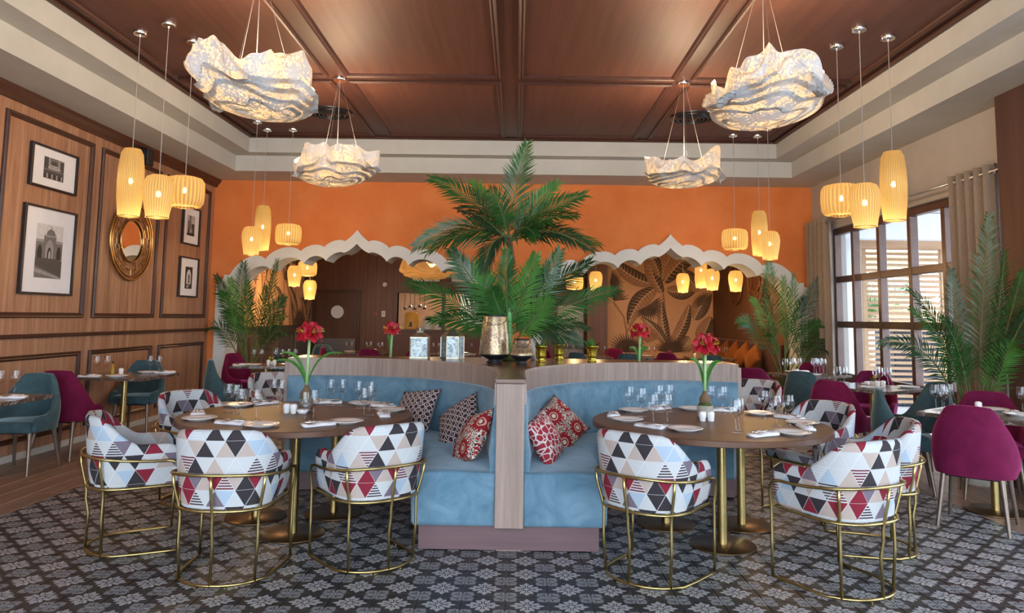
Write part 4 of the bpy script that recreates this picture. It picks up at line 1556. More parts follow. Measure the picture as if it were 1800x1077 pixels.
ST = [
    (-4.31, 5.70, 0.86, 0.80, 0, 'small marble table at the left picture edge'),
    (-4.33, 8.02, 0.82, 0.80, 0, 'small marble table between burgundy and teal chairs by the walnut wall'),
    (-3.45, 9.98, 0.78, 0.74, 0.1, 'small marble table before the palm at the left arch'),
    (3.74, 5.76, 0.80, 0.80, 0.70, 'marble table beside the nearest burgundy chair on the right edge'),
    (3.88, 7.95, 0.82, 0.80, 0.6, 'marble table by the middle of the window'),
    (3.85, 9.70, 0.82, 0.80, 0.5, 'marble table by the far curtain'),
    (-2.85, 13.5, 0.9, 0.8, 0, 'marble table in the second room before the swing door'),
    (-1.2, 13.6, 0.9, 0.8, 0, 'marble table in the second room before the serving hatch'),
    (1.3, 13.4, 0.9, 0.8, 0, 'marble table in the second room before the wooden column'),
    (2.35, 13.5, 0.8, 0.8, 0, 'marble table in the second room before the mural'),
    (3.62, 13.6, 0.8, 0.8, 0, 'marble table in the second room beside the rust cushions'),
]
for a in ST:
    small_table(*a)

# ================================================================== tableware
def make_glass():
    t = thing('wine_glass', 'x', 'wine glass', (0, 0, 0))
    MB().lathe([(0.0, 0.0985), (0.012, 0.1), (0.026, 0.108), (0.036, 0.125), (0.0395, 0.145), (0.0385, 0.170), (0.0345, 0.205)], 22).build('bowl', M['glass'], t, 'all')
    MB().lathe([(0.0, 0.0), (0.034, 0.0), (0.034, 0.002), (0.012, 0.006), (0.0045, 0.014), (0.004, 0.05), (0.0048, 0.088), (0.012, 0.0979)], 18).build('stem', M['glass'], t, 'all')
    return remember(t)


def make_plate():
    return MB().lathe([(0, 0.004), (0.06, 0.004), (0.065, 0.0), (0.07, 0.0), (0.075, 0.006), (0.112, 0.017), (0.113, 0.019), (0.11, 0.0205), (0.078, 0.011), (0.07, 0.0085), (0, 0.0085)], 36).mesh('plate', M['porcelain'], 'all', fix=True)


def make_napkin():
    t = thing('napkin', 'x', 'napkin', (0, 0, 0))
    rows_ = []
    for j in range(13):
        u = -0.105 + 0.21 * j / 12
        r = []
        lift = 0.004 * sin(u * 26) + 0.004 * sin(u * 55 + 1)
        w = 0.042 + 0.006 * sin(u * 21)
        for (v, z) in ((-1.0, 0.001), (-1.02, 0.009), (-0.8, 0.017), (-0.3, 0.02), (0.2, 0.018), (0.7, 0.019), (1.0, 0.012), (1.03, 0.006), (1.0, 0.001)):
            r.append((u, v * w, max(0.0005, z + (lift if z > 0.005 else 0))))
        rows_.append(r)
    mb = MB()
    mb.grid(rows_, None, True)
    mb.f.append(tuple(range(9)))
    mb.f.append(tuple(12 * 9 + k for k in range(9)))
    mb.build('folded_cloth', M['napkin'], t, 'all', fix=True)
    mb = MB()
    mb.tube([(-0.09, 0.005, 0.028), (-0.02, 0.006, 0.029), (0.03, 0.004, 0.027)], [0.004, 0.003, 0.003], 6)
    mb.box((0.03, -0.006, 0.025), (0.075, 0.014, 0.028), 0.001)
    mb.tube([(-0.085, -0.016, 0.028), (0.0, -0.015, 0.029), (0.1, -0.014, 0.027)], [0.004, 0.003, 0.0035], 6)
    mb.build('cutlery', M['chrome'], t, 'all', fix=True)
    return remember(t)


glass0, napkin0, plate_me = make_glass(), make_napkin(), make_plate()
first = {'g': True, 'n': True}


def put_glass(x, y, z, label, group=None, s=1.0):
    rz = (x * 7 + y * 3) % 6
    if first['g']:
        first['g'] = False
        glass0.location = (x, y, z)
        glass0['label'] = label
        if group:
            glass0['group'] = group
        return glass0
    return copy_tree(glass0, (x, y, z), rz, label, group, (s, s, s) if s != 1 else None)


def put_napkin(x, y, z, rz, label, group):
    if first['n']:
        first['n'] = False
        napkin0.location = (x, y, z)
        napkin0.rotation_euler = (0, 0, rz)
        napkin0['label'] = label
        napkin0['group'] = group
        return napkin0
    return copy_tree(napkin0, (x, y, z), rz, label, group)


def put_plate(x, y, z, label, group):
    o = link('plate', plate_me)
    o.location = (x, y, z)
    return tag(o, label, 'plate', group)


def shaker(x, y, z, label, group, s=1.0):
    t = thing('shaker', label, 'shaker', (x, y, z), 0, group)
    MB().lathe([(0, 0), (0.019 * s, 0), (0.021 * s, 0.004), (0.0255 * s, 0.05 * s), (0.025 * s, 0.058 * s), (0.021 * s, 0.066 * s)], 20).build('body', M['porcelain'], t, 'all', fix=True)
    MB().lathe([(0.021 * s, 0.0661 * s), (0.012 * s, 0.070 * s), (0, 0.071 * s)], 20).build('cap', M['porcelain'], t, 'all', fix=True)


ZT = 0.7415
LTN, RTN = 'left round table', 'right round table'
seatsL = ['leftmost chair', 'front left chair', 'front right chair', 'blue bench end', 'blue bench near the lanterns', 'blue bench behind the amaryllis pot', 'wall side chair']
seatsR = ['bench beside the mosaic cushion', 'front left chair', 'nearest front chair', 'right end chair', 'far right chair', 'bench behind the flower pot', 'bench near the rosette cushion']
for nm, seats, C_, plates, naps in (
        (LTN, seatsL, TL, [(-2.1, 4.84), (-1.6, 4.59), (-1.11, 4.79), (-0.93, 5.41), (-1.22, 5.80), (-1.61, 5.86), (-2.12, 5.57)],
         [(-2.22, 5.09), (-1.82, 4.68), (-1.26, 4.66), (-0.93, 5.17), (-1.50, 5.84), (-1.97, 5.72), (-1.02, 5.66)]),
        (RTN, seatsR, TR, [(0.78, 5.1), (1.09, 4.7), (1.75, 4.62), (1.99, 5.08), (1.85, 5.55), (1.40, 5.78), (0.91, 5.62)],
         [(0.72, 5.36), (0.89, 4.81), (1.53, 4.54), (1.93, 4.86), (2.00, 5.34), (1.13, 5.77), (1.62, 5.72)])):
    for (x, y), s in zip(plates, seats):
        put_plate(x, y, ZT, 'white plate on the %s by the %s' % (nm, s), 'plates on the round tables')
    for (x, y), s in zip(naps, seats):
        a = atan2(y - C_[1], x - C_[0])
        put_napkin(x, y, ZT, a + pi / 2 + 0.25, 'folded white napkin on the %s by the %s' % (nm, s), 'napkins on the round tables')
GL = [(-2.06, 5.22, 'left glass of the pair by the leftmost chair'), (-1.98, 5.15, 'right glass of the pair by the leftmost chair'), (-1.84, 4.88, 'left glass of the pair before the front left chair'), (-1.73, 4.86, 'right glass of the pair before the front left chair'),
      (-1.87, 5.62, 'left glass of the pair left of the amaryllis'), (-1.80, 5.58, 'right glass of the pair left of the amaryllis'), (-1.37, 4.74, 'front glass of the pair before the front right chair'), (-1.35, 4.87, 'rear glass of the pair before the front right chair'),
      (-1.45, 5.70, 'left glass of the pair right of the amaryllis'), (-1.36, 5.71, 'right glass of the pair right of the amaryllis'), (-1.20, 5.56, 'left glass of the pair below the lanterns'), (-1.10, 5.55, 'right glass of the pair below the lanterns'),
      (-1.05, 5.05, 'front glass by the blue bench end'), (-1.04, 5.19, 'rear glass by the blue bench end')]
for x, y, s in GL:
    put_glass(x, y, ZT, 'wine glass on the left table, ' + s, 'wine glasses on the round tables')
GR = [(0.85, 5.45, 'left glass of the pair by the bench'), (0.92, 5.34, 'right glass of the pair by the bench'), (0.93, 4.93, 'left glass of the pair before the front left chair'), (1.03, 4.96, 'right glass of the pair before the front left chair'),
      (1.10, 5.60, 'left glass of the pair left of the flower pot'), (1.19, 5.66, 'right glass of the pair left of the flower pot'), (1.50, 5.62, 'left glass of the pair right of the flower pot'), (1.58, 5.57, 'right glass of the pair right of the flower pot'),
      (1.40, 4.65, 'front glass of the pair before the nearest chair'), (1.45, 4.75, 'rear glass of the pair before the nearest chair'), (1.80, 5.31, 'single glass by the far right chair'), (1.77, 4.97, 'left glass of the pair by the right end chair'), (1.87, 5.01, 'right glass of the pair by the right end chair')]
for x, y, s in GR:
    put_glass(x, y, ZT, 'wine glass on the right table, ' + s, 'wine glasses on the round tables')
for x, y, s in ((-1.64, 5.22, 'left shaker of the white pair on the left round table'), (-1.585, 5.20, 'right shaker of the white pair on the left round table'), (1.315, 5.14, 'left shaker of the white pair on the right round table'), (1.375, 5.145, 'right shaker of the white pair on the right round table')):
    shaker(x, y, ZT, s, 'white shakers')
for x, y, s in ((-1.52, 5.20, 'low white sauce bowl beside the shakers on the left round table'),):
    b = thing('sauce_bowl', s, 'bowl', (x, y, ZT))
    MB().lathe([(0, 0.004), (0.02, 0), (0.03, 0.004), (0.045, 0.03), (0.043, 0.031), (0.028, 0.008), (0, 0.007)], 24).build('bowl', M['porcelain'], b, 'all', fix=True)

# small tables: settings given in table coordinates
SETS = [  # table index, glasses, plates, napkins, shakers, name
    (0, [(0.22, -0.10), (0.13, -0.16), (0.10, 0.2), (0.20, 0.24)], [(0.28, -0.26)], [(0.31, 0.05)], [], 'left edge table'),
    (1, [(-0.30, -0.05), (-0.22, 0.02), (0.17, 0.20), (0.28, 0.18)], [(0.05, -0.25), (0.10, 0.30)], [(-0.22, -0.30), (0.28, 0.33)], [(-0.06, 0.02)], 'walnut wall table'),
    (2, [(-0.18, 0.05), (-0.08, 0.05), (0.10, 0.10), (0.18, 0.16), (0.24, 0.28), (0.33, 0.28)], [(-0.12, -0.2), (0.30, -0.05)], [(-0.28, -0.2)], [(0.06, -0.12), (0.14, -0.12)], 'left arch table'),
    (3, [(0.02, 0.30), (-0.06, 0.33), (-0.16, 0.34), (-0.24, 0.25), (0.10, -0.28), (0.20, -0.24), (0.26, -0.14)], [(-0.28, 0.10), (0.02, -0.18), (0.22, 0.05)], [(0.12, -0.10)], [(0.10, 0.12)], 'right edge table'),
    (4, [(-0.10, 0.26), (-0.20, 0.28), (0.12, -0.02), (0.22, -0.06), (0.20, 0.06), (-0.28, 0.15)], [(0.25, -0.26), (-0.2, -0.1)], [(0.30, 0.22)], [(-0.04, -0.08), (0.04, -0.10)], 'middle window table'),
    (5, [(-0.28, 0.08), (-0.20, 0.02), (-0.05, 0.16), (0.0, 0.10), (0.16, -0.05), (0.24, -0.10), (0.28, 0.08), (0.34, 0.04)], [(-0.1, -0.2), (0.1, 0.28)], [(0.25, 0.25)], [], 'far curtain table'),
    (6, [(-0.3, -0.1), (-0.2, -0.1), (0.05, 0.0), (0.12, 0.05), (0.3, -0.15), (0.36, -0.1)], [(-0.3, 0.2)], [], [(0.2, 0.1)], 'swing door table'),
    (7, [(-0.35, -0.1), (-0.25, -0.1), (0.05, -0.2), (0.15, -0.2), (0.35, 0.1)], [(0.2, 0.15)], [], [], 'serving hatch table'),
    (8, [(-0.35, 0.1), (-0.25, 0.05), (0.1, -0.1), (0.2, -0.12), (0.32, -0.1)], [(-0.1, 0.1)], [], [], 'wooden column table'),
    (9, [(-0.25, -0.2), (-0.17, -0.2), (-0.08, -0.2), (0.1, -0.1), (0.2, -0.1)], [(0.1, 0.2)], [], [], 'mural table'),
    (10, [(-0.1, -0.1), (0.0, -0.1), (0.28, 0.0), (0.34, 0.05)], [(0.1, 0.2)], [], [(-0.25, 0.1)], 'rust cushion table'),
]
for ti, gs, ps, ns, ss, nm in SETS:
    x0, y0, w, d, rz, _ = ST[ti]
    c_, s_ = cos(rz), sin(rz)
    loc = lambda p: (x0 + p[0] * c_ - p[1] * s_, y0 + p[0] * s_ + p[1] * c_)
    # order by the viewer's left to right so that the labels can be told apart
    gg = sorted((loc(p) for p in gs), key=lambda q: q[0] / q[1])
    ordn = ['leftmost', 'second from left', 'third from left', 'fourth from left', 'fifth from left', 'sixth from left', 'seventh from left', 'eighth from left']
    for k, q in enumerate(gg):
        put_glass(q[0], q[1], 0.7525, '%s wine glass on the %s' % (ordn[k], nm), 'wine glasses on the ' + nm)
    pp = sorted((loc(p) for p in ps), key=lambda q: q[0] / q[1])
    for k, q in enumerate(pp):
        put_plate(q[0], q[1], 0.7525, '%s white plate on the %s' % (ordn[k] if len(pp) > 1 else 'the only', nm), 'plates on the small tables')
    for k, q in enumerate(sorted((loc(p) for p in ns), key=lambda q: q[0] / q[1])):
        put_napkin(q[0], q[1], 0.7525, rz + 0.2, '%s napkin on the %s' % (('leftmost', 'rightmost')[k] if len(ns) > 1 else 'white folded', nm), 'napkins on the small tables')
    for k, q in enumerate(sorted((loc(p) for p in ss), key=lambda q: q[0] / q[1])):
        shaker(q[0], q[1], 0.7525, '%s white shaker on the %s' % (('left', 'right')[k] if len(ss) > 1 else 'single', nm), 'white shakers', 1.05)


def oil_bottle(x, y, z, label):
    t = thing('oil_bottle', label, 'bottle', (x, y, z))
    MB().lathe([(0, 0), (0.022, 0), (0.024, 0.005), (0.024, 0.07), (0.012, 0.095), (0.011, 0.125), (0.013, 0.127)], 18).build('body', M['oil'], t, 'all', fix=True)
    MB().lathe([(0, 0.150), (0.009, 0.148), (0.012, 0.1271), (0, 0.1271)], 14).build('stopper', M['blackmetal'], t, 'all', fix=True)


oil_bottle(-4.47, 8.01, 0.7525, 'amber oil bottle on the small table by the walnut wall')


def posy(x, y, z, label, rnd):
    t = thing('flower_posy', label, 'flower pot', (x, y, z))
    MB().lathe([(0, 0), (0.028, 0), (0.034, 0.05), (0.031, 0.05), (0.0, 0.045)], 16).build('pot', M['porcelain'], t, 'all', fix=True)
    for k in range(9):
        a, l = rnd.uniform(0, 6.28), rnd.uniform(0.05, 0.09)
        d = Vector((cos(a), sin(a), 1.4)).normalized() * l
        b = Vector((0, 0, 0.045))
        n_ = Vector((-d.y, d.x, 0)).normalized() * 0.018
        MB().add([b, b + d * 0.5 + n_, b + d, b + d * 0.5 - n_], [(0, 1, 2, 3)]).build('leaf', M['leaf_l'], t)
    for k in range(4):
        a = rnd.uniform(0, 6.28)
        q = Vector((cos(a) * 0.025, sin(a) * 0.025, 0.10 + rnd.uniform(-0.02, 0.02)))
        MB().lathe([(0, -0.012), (0.008, -0.008), (0.018, 0.008), (0.012, 0.004), (0, 0.0)], 8, q).build('blossom', M['yellow'], t, 'all', fix=True)


rp_ = random.Random(11)
posy(-3.36, 9.93, 0.7525, 'tiny yellow flower pot on the left arch table', rp_)
posy(3.94, 8.05, 0.7525, 'tiny yellow flower pot on the middle window table', rp_)
posy(3.82, 9.92, 0.7525, 'tiny yellow flower pot on the far curtain table', rp_)


# ================================================================== amaryllis
def petal_pts(n=6):
    out = []
    for i in range(n + 1):
        s = i / n
        w = 0.033 * sin(pi * min(1, s * 0.92 + 0.06)) ** 0.8
        out.append((s, w))
    return out


def blossom(root, c, axis, size, rnd):
    axis = axis.normalized()
    a = axis.orthogonal().normalized()
    b = axis.cross(a)
    mb = MB()
    for k in range(6):
        th = 2 * pi * k / 6 + rnd.uniform(-0.15, 0.15)
        out = a * cos(th) + b * sin(th)
        side = axis.cross(out)
        Lp, Mp, Rp = [], [], []
        for s, w in petal_pts():
            p = c + axis * (size * (0.85 * s - 0.35 * s * s)) + out * (size * (0.10 + 0.85 * s ** 1.5))
            Lp.append(p + side * w * size / 0.075 - axis * 0.006)
            Mp.append(p)
            Rp.append(p - side * w * size / 0.075 - axis * 0.006)
        mb.grid([Lp, Mp, Rp])
    mb.build('blossom', M['petal'], root, 'all')
    mb = MB()
    for k in range(5):
        th = 2 * pi * k / 5
        e = c + axis * size * 0.95 + (a * cos(th) + b * sin(th)) * size * 0.16
        mb.tube([c, e], 0.0015, 5)
    mb.build('stamens', M['yellow'], root)


def amaryllis(x, y, z, label, stem_h, heads, leaves, pot, seed, size=0.085):
    rnd = random.Random(seed)
    t = thing('amaryllis', label, 'flower', (x, y, z))
    z0 = 0.0
    if pot == 'concrete':
        MB().lathe([(0, 0), (0.052, 0), (0.056, 0.01), (0.058, 0.085), (0.05, 0.085), (0.0, 0.075)], 24).build('pot', M['concrete'], t, 'all', fix=True)
        z0 = 0.075
    elif pot == 'glass':
        MB().lathe([(0, 0.002), (0.045, 0.002), (0.05, 0.01), (0.052, 0.085), (0.05, 0.085), (0.047, 0.012), (0, 0.008)], 24).build('glass_pot', M['glass'], t, 'all')
        MB().lathe([(0, 0.012), (0.044, 0.012), (0.047, 0.07), (0.03, 0.08), (0, 0.082)], 18).build('gravel', M['concrete'], t, 'all', fix=True)
        z0 = 0.075
    if pot:
        MB().lathe([(0, 0), (0.047, 0.0), (0.05, 0.016), (0.036, 0.03), (0, 0.034)], 18, (0, 0, z0)).build('moss', M['moss'], t, 'all', fix=True)
        z0 += 0.015
        MB().lathe([(0, 0), (0.03, 0.004), (0.042, 0.03), (0.036, 0.055), (0.02, 0.078), (0.014, 0.10), (0, 0.10)], 18, (0, 0, z0)).build('bulb', M['bulb'], t, 'all', fix=True)
        z0 += 0.09
    if stem_h:
        top = Vector((0.008, 0, stem_h))
        MB().tube([(0, 0, z0), (0.003, 0, (z0 + stem_h) / 2), top], [0.012, 0.011, 0.010], 12).build('stem', M['amstem'], t, 'all', fix=True)
    else:
        top = Vector((0, 0, z0))
    for k, (tx, tz, w) in enumerate(leaves):
        base = Vector((0, 0, z0 * 0.98))
        tip = Vector((tx, rnd.uniform(-0.04, 0.02), tz))
        ctrl = Vector((tx * 0.25, 0, max(z0, tz) + 0.02 + abs(tx) * 0.15))
        Lp, Mp, Rp = [], [], []
        for i in range(11):
            s = i / 10
            p = base * (1 - s) ** 2 + ctrl * (2 * s * (1 - s)) + tip * s * s
            p2 = base * (1 - min(1, s + .01)) ** 2 + ctrl * (2 * min(1, s + .01) * (1 - min(1, s + .01))) + tip * min(1, s + .01) ** 2
            tv = (p2 - p)
            tv = tv.normalized() if tv.length > 1e-6 else Vector((0, 0, 1))
            sd = tv.cross(Vector((0, 1, 0))).normalized()
            sd = (sd * 0.75 + Vector((0, 0.66, 0)) * (1 if k % 2 else -1)).normalized()
            ww = w * (0.55 + 0.45 * sin(pi * s)) * (1 if s < 0.7 else sqrt(max(0, 1 - ((s - 0.7) / 0.3) ** 2)))
            dep = sd.cross(tv).normalized() * ww * 0.25
            Lp.append(p + sd * ww)
            Mp.append(p + dep)
            Rp.append(p - sd * ww)
        MB().grid([Lp, Mp, Rp]).build('leaf', M['leaf_l'], t, 'all')
    for k in range(heads):
        th = 2 * pi * k / heads + 0.4
        ax = Vector((cos(th), sin(th) * 0.9 - 0.15, 0.35))
        blossom(t, top + ax.normalized() * 0.025 + Vector((0, 0, 0.012)), ax, size, rnd)
    if heads:
        for sgn in (-1, 1):
            p = top
            MB().add([p, p + Vector((0.03 * sgn, -0.02, 0.006)), p + Vector((0.072 * sgn, -0.024, -0.022)), p + Vector((0.035 * sgn, -0.01, -0.022))], [(0, 1, 2, 3)]).build('bract', M['bract'], t)
    return t


amaryllis(-1.545, 5.36, ZT, 'red amaryllis with long stem and drooping leaves on the left round table', 0.545, 5, [(-0.20, 0.42, 0.013), (0.27, 0.42, 0.012), (-0.25, 0.36, 0.012)], 'glass', 1, 0.088)
amaryllis(1.39, 5.36, ZT, 'red amaryllis with upright leaves in a grey pot on the right round table', 0.50, 5, [(-0.01, 0.56, 0.022), (0.13, 0.40, 0.018), (-0.12, 0.42, 0.018)], 'concrete', 2, 0.09)
ZC = 1.0605
amaryllis(-1.18, 6.80, ZC, 'red amaryllis on the counter left of the lanterns', 0.24, 4, [(-0.035, 0.20, 0.016), (0.02, 0.1, 0.012)], None, 3, 0.075)
amaryllis(1.15, 6.78, ZC, 'red amaryllis on the counter right of the gold cups', 0.25, 4, [(-0.10, 0.12, 0.018), (0.09, 0.12, 0.018), (0.04, 0.16, 0.014)], None, 4, 0.08)


# ================================================================== palms
def frond(root, base, tip, lift, width, mat, rnd, n=34, roll=0.0, up_hint=None):
    """One feather leaf: bent rachis with two rows of narrow leaflets."""
    b, t = Vector(base), Vector(tip)
    ctrl = (b + t) / 2 + Vector(lift)
    mb = MB()
    P_ = lambda s: b * (1 - s) ** 2 + ctrl * (2 * s * (1 - s)) + t * s * s
    D_ = lambda s: ((ctrl - b) * (2 * (1 - s)) + (t - ctrl) * (2 * s)).normalized()
    length = (t - b).length
    mb.tube([P_(i / 12) for i in range(13)], [0.009 * (1 - 0.8 * i / 12) + 0.0012 for i in range(13)], 5, mi=1)
    for i in range(n):
        s = 0.14 + 0.86 * i / (n - 1)
        p, d = P_(s), D_(s)
        h = Vector(up_hint) if up_hint else Vector((0, -0.85, 0.52))
        side = d.cross(h)
        if side.length < 0.25:
            side = d.cross(Vector((1, 0, 0)))
        side.normalize()
        nrm = side.cross(d).normalized()
        side = (side * cos(roll) + nrm * sin(roll)).normalized()
        nrm = side.cross(d).normalized()
        env = (0.30 + 0.70 * sin(pi * min(1.0, 0.16 + 0.84 * s) ** 0.9)) if s < 0.97 else 0.35
        ll = width * env * 1.12
        fwd = 0.75 + 0.6 * s
        for sg in (-1, 1):
            j = rnd.uniform(-0.10, 0.10)
            dr = (side * sg * (1 - 0.25 * s) + d * (fwd + j) + nrm * rnd.uniform(-0.05, 0.35)).normalized()
            L_ = ll * rnd.uniform(0.85, 1.08)
            m1 = p + dr * L_ * 0.45
            e = p + dr * L_ + Vector((0, 0, -0.16 * L_)) + rnd.uniform(-0.02, 0.02) * nrm
            wv = dr.cross(nrm).normalized() * (0.0048 + 0.013 * width)
            mb.add([p - wv * 0.35, p + wv * 0.35, m1 + wv, m1 - wv, e], [(0, 1, 2, 3), (3, 2, 4)])
    return mb.build('frond', [mat, M['stem']], root)


rp_ = random.Random(21)
cp = thing('palm', 'tall two-tiered palm rising from the middle of the walnut counter', 'palm', (0, 0, 0))
PB = Vector((-0.07, 6.62, ZC))
MB().lathe([(0, 0), (0.10, 0), (0.125, 0.03), (0.11, 0.05), (0, 0.055)], 24, PB).build('moss_mound', M['moss'], cp, 'all', fix=True)
gs_ = [(PB.x + 0.0, PB.y, ZC + 0.05 + 0.10 * k) for k in range(6)]
MB().tube(gs_, [0.034, 0.033, 0.033, 0.032, 0.032, 0.03], 12).build('green_stem', M['greenstem'], cp, 'all', fix=True)
for k in range(1, 6):
    MB().lathe([(0.034, -0.004), (0.0365, 0), (0.034, 0.004)], 14, (PB.x, PB.y, ZC + 0.05 + 0.1 * k)).build('stem_ring', M['leaf_l'], cp, 'all')
MB().tube([(PB.x, PB.y, ZC + 0.56), (PB.x - 0.02, PB.y, ZC + 0.72), (PB.x + 0.02, PB.y, ZC + 0.9), (PB.x - 0.01, PB.y, ZC + 1.12)], [0.03, 0.026, 0.028, 0.024], 10).build('trunk', M['trunk'], cp, 'all', fix=True)
crown = Vector((-0.08, 6.62, 2.16))
for tx, ty, tz, lf, wd, mt in (
        (0.07, 6.60, 3.06, (-0.03, 0, 0.05), 0.26, 'leaf'), (-0.79, 6.50, 2.70, (0.06, 0, 0.18), 0.25, 'leaf'), (-0.43, 6.75, 2.72, (-0.02, 0, 0.06), 0.24, 'leaf_l'),
        (-0.95, 6.62, 2.10, (0.02, 0, 0.22), 0.25, 'leaf'), (-0.80, 6.40, 2.02, (0.05, 0, 0.24), 0.24, 'leaf'), (-0.52, 6.25, 2.38, (0, 0, 0.14), 0.24, 'leaf_d'),
        (0.60, 6.55, 2.58, (-0.04, 0, 0.12), 0.24, 'leaf'), (0.36, 6.75, 2.72, (-0.02, 0, 0.04), 0.23, 'leaf_l'), (0.52, 6.35, 2.36, (0, 0, 0.14), 0.22, 'leaf'),
        (0.75, 6.62, 2.13, (0, 0, 0.20), 0.24, 'leaf'), (0.66, 6.30, 2.05, (0, 0, 0.22), 0.22, 'leaf_d'), (-0.25, 6.15, 2.55, (0, -0.06, 0.12), 0.22, 'leaf'), (0.15, 6.15, 2.15, (0, -0.1, 0.2), 0.22, 'leaf'),
        (-0.15, 7.2, 2.45, (0, 0.05, 0.15), 0.22, 'leaf_d'), (-0.30, 6.45, 1.88, (-0.05, -0.1, 0.18), 0.20, 'leaf_d')):
    frond(cp, crown + Vector((rp_.uniform(-.02, .02), 0, rp_.uniform(-.06, .04))), (tx, ty, tz), lf, wd, M[mt], rp_, 36, rp_.uniform(-0.5, 0.5))
low = Vector((-0.07, 6.66, 1.30))
for tx, ty, tz, lf, wd, mt in (
        (-1.02, 6.80, 1.76, (0.05, 0, 0.10), 0.28, 'leaf'), (-0.62, 6.75, 2.06, (-0.05, 0, 0.10), 0.27, 'leaf'), (-0.78, 6.70, 1.42, (0.02, 0, 0.12), 0.24, 'leaf'),
        (-0.35, 6.50, 1.95, (-0.03, 0, 0.0), 0.24, 'leaf_l'), (-0.10, 6.45, 2.05, (-0.02, 0, 0), 0.24, 'leaf'), (0.16, 6.42, 2.00, (0.02, 0, 0), 0.25, 'leaf_l'),
        (0.38, 6.55, 2.05, (0.04, 0, 0.06), 0.26, 'leaf'), (0.68, 6.75, 1.98, (-0.03, 0, 0.12), 0.26, 'leaf_d'), (0.93, 6.80, 1.72, (0.0, 0, 0.10), 0.27, 'leaf'),
        (0.66, 6.75, 1.36, (0.05, 0, 0.12), 0.22, 'leaf_d'), (0.30, 6.45, 1.62, (0.05, 0, 0.08), 0.22, 'leaf_l'), (0.62, 6.9, 1.22, (0.02, 0, 0.10), 0.20, 'leaf_d'),
        (-0.45, 6.95, 1.72, (0, 0, 0.1), 0.24, 'leaf_d'), (0.25, 7.0, 1.9, (0, 0, 0.1), 0.26, 'leaf_d'), (-0.22, 6.40, 1.70, (-0.05, 0, 0.06), 0.2, 'leaf')):
    frond(cp, low + Vector((rp_.uniform(-.05, .08), 0, rp_.uniform(-.12, .08))), (tx, ty, tz), lf, wd, M[mt], rp_, 36, rp_.uniform(-0.5, 0.5))


def potted_palm(x, y, label, pot_mat, fr, seed, pot_r=0.17, pot_h=0.42, n=30, w=0.26, s0=0.3):
    rnd = random.Random(seed)
    t = thing('potted_palm', label, 'palm', (x, y, 0), 0, 'potted palms')
    MB().lathe([(0, 0), (pot_r * 0.75, 0), (pot_r * 0.8, 0.02), (pot_r, pot_h), (pot_r * 0.9, pot_h), (pot_r * 0.88, pot_h - 0.04), (0, pot_h - 0.04)], 28).build('pot', pot_mat, t, 'all', fix=True)
    for k_, (tx, ty, tz, lf, mt) in enumerate(fr):
        bx, by = rnd.uniform(-0.04, 0.04), rnd.uniform(-0.04, 0.04)
        tip = Vector((tx - x, ty - y, tz))
        base = Vector((bx, by, pot_h - 0.04))
        d = tip - base
        st = base + Vector((d.x * 0.22, d.y * 0.22, abs(d.z) * s0 + 0.15))
        MB().tube([base, (base + st) / 2 + Vector((0, 0, 0.03)), st], [0.011, 0.009, 0.008], 6).build('stalk', M['stem'], t, 'all')
        frond(t, st, tip, (lf[0] * 1.5, lf[1], lf[2] * 1.5), w * (1.25 if k_ == 0 else 1.0), M[mt], rnd, n, rnd.uniform(-0.5, 0.5))
    return t


potted_palm(-4.05, 10.95, 'feathery palm in a white pot at the left jamb of the left arch', M['white'], [
    (-4.18, 10.9, 2.20, (-0.05, 0, 0.05), 'leaf_d'), (-3.64, 10.8, 2.24, (0.05, 0, 0.06), 'leaf'), (-4.54, 10.8, 2.0, (-0.03, 0, 0.14), 'leaf_d'), (-4.42, 10.7, 1.75, (-0.03, 0, 0.20), 'leaf'),
    (-4.55, 10.6, 1.2, (-0.05, 0, 0.28), 'leaf_d'), (-3.46, 10.7, 1.40, (0.05, 0, 0.22), 'leaf'), (-3.42, 10.6, 1.15, (0.05, 0, 0.26), 'leaf_d'), (-3.72, 10.6, 1.85, (0.03, 0, 0.1), 'leaf'),
    (-4.25, 10.6, 1.95, (-0.02, 0, 0.06), 'leaf_l'), (-4.0, 10.6, 1.9, (0.02, 0, 0.0), 'leaf'), (-3.55, 10.9, 1.7, (0.03, 0, 0.15), 'leaf_d'), (-4.4, 10.9, 1.45, (-0.04, 0, 0.2), 'leaf')], 31, w=0.24)
potted_palm(3.98, 10.85, 'feathery palm in a white pot at the right jamb of the right arch', M['white'], [
    (3.76, 10.75, 2.34, (-0.03, 0, 0.03), 'leaf'), (3.92, 10.6, 2.08, (0.02, 0, 0.02), 'leaf_l'), (4.50, 10.7, 2.10, (0.03, 0, 0.10), 'leaf_d'), (4.03, 10.5, 2.12, (0.03, 0, 0), 'leaf'),
    (3.27, 10.6, 1.42, (-0.05, 0, 0.28), 'leaf'), (3.45, 10.6, 1.76, (-0.02, 0, 0.16), 'leaf_l'), (4.42, 10.6, 1.42, (0.05, 0, 0.18), 'leaf'), (4.52, 10.6, 1.17, (0.05, 0, 0.24), 'leaf_d'),
    (4.50, 10.5, 0.98, (0.05, 0, 0.28), 'leaf_d'), (3.62, 10.5, 1.25, (-0.03, 0, 0.22), 'leaf'), (3.66, 10.7, 1.95, (-0.02, 0, 0.08), 'leaf_d'), (4.3, 10.8, 1.8, (0.02, 0, 0.1), 'leaf_d')], 32, w=0.25)
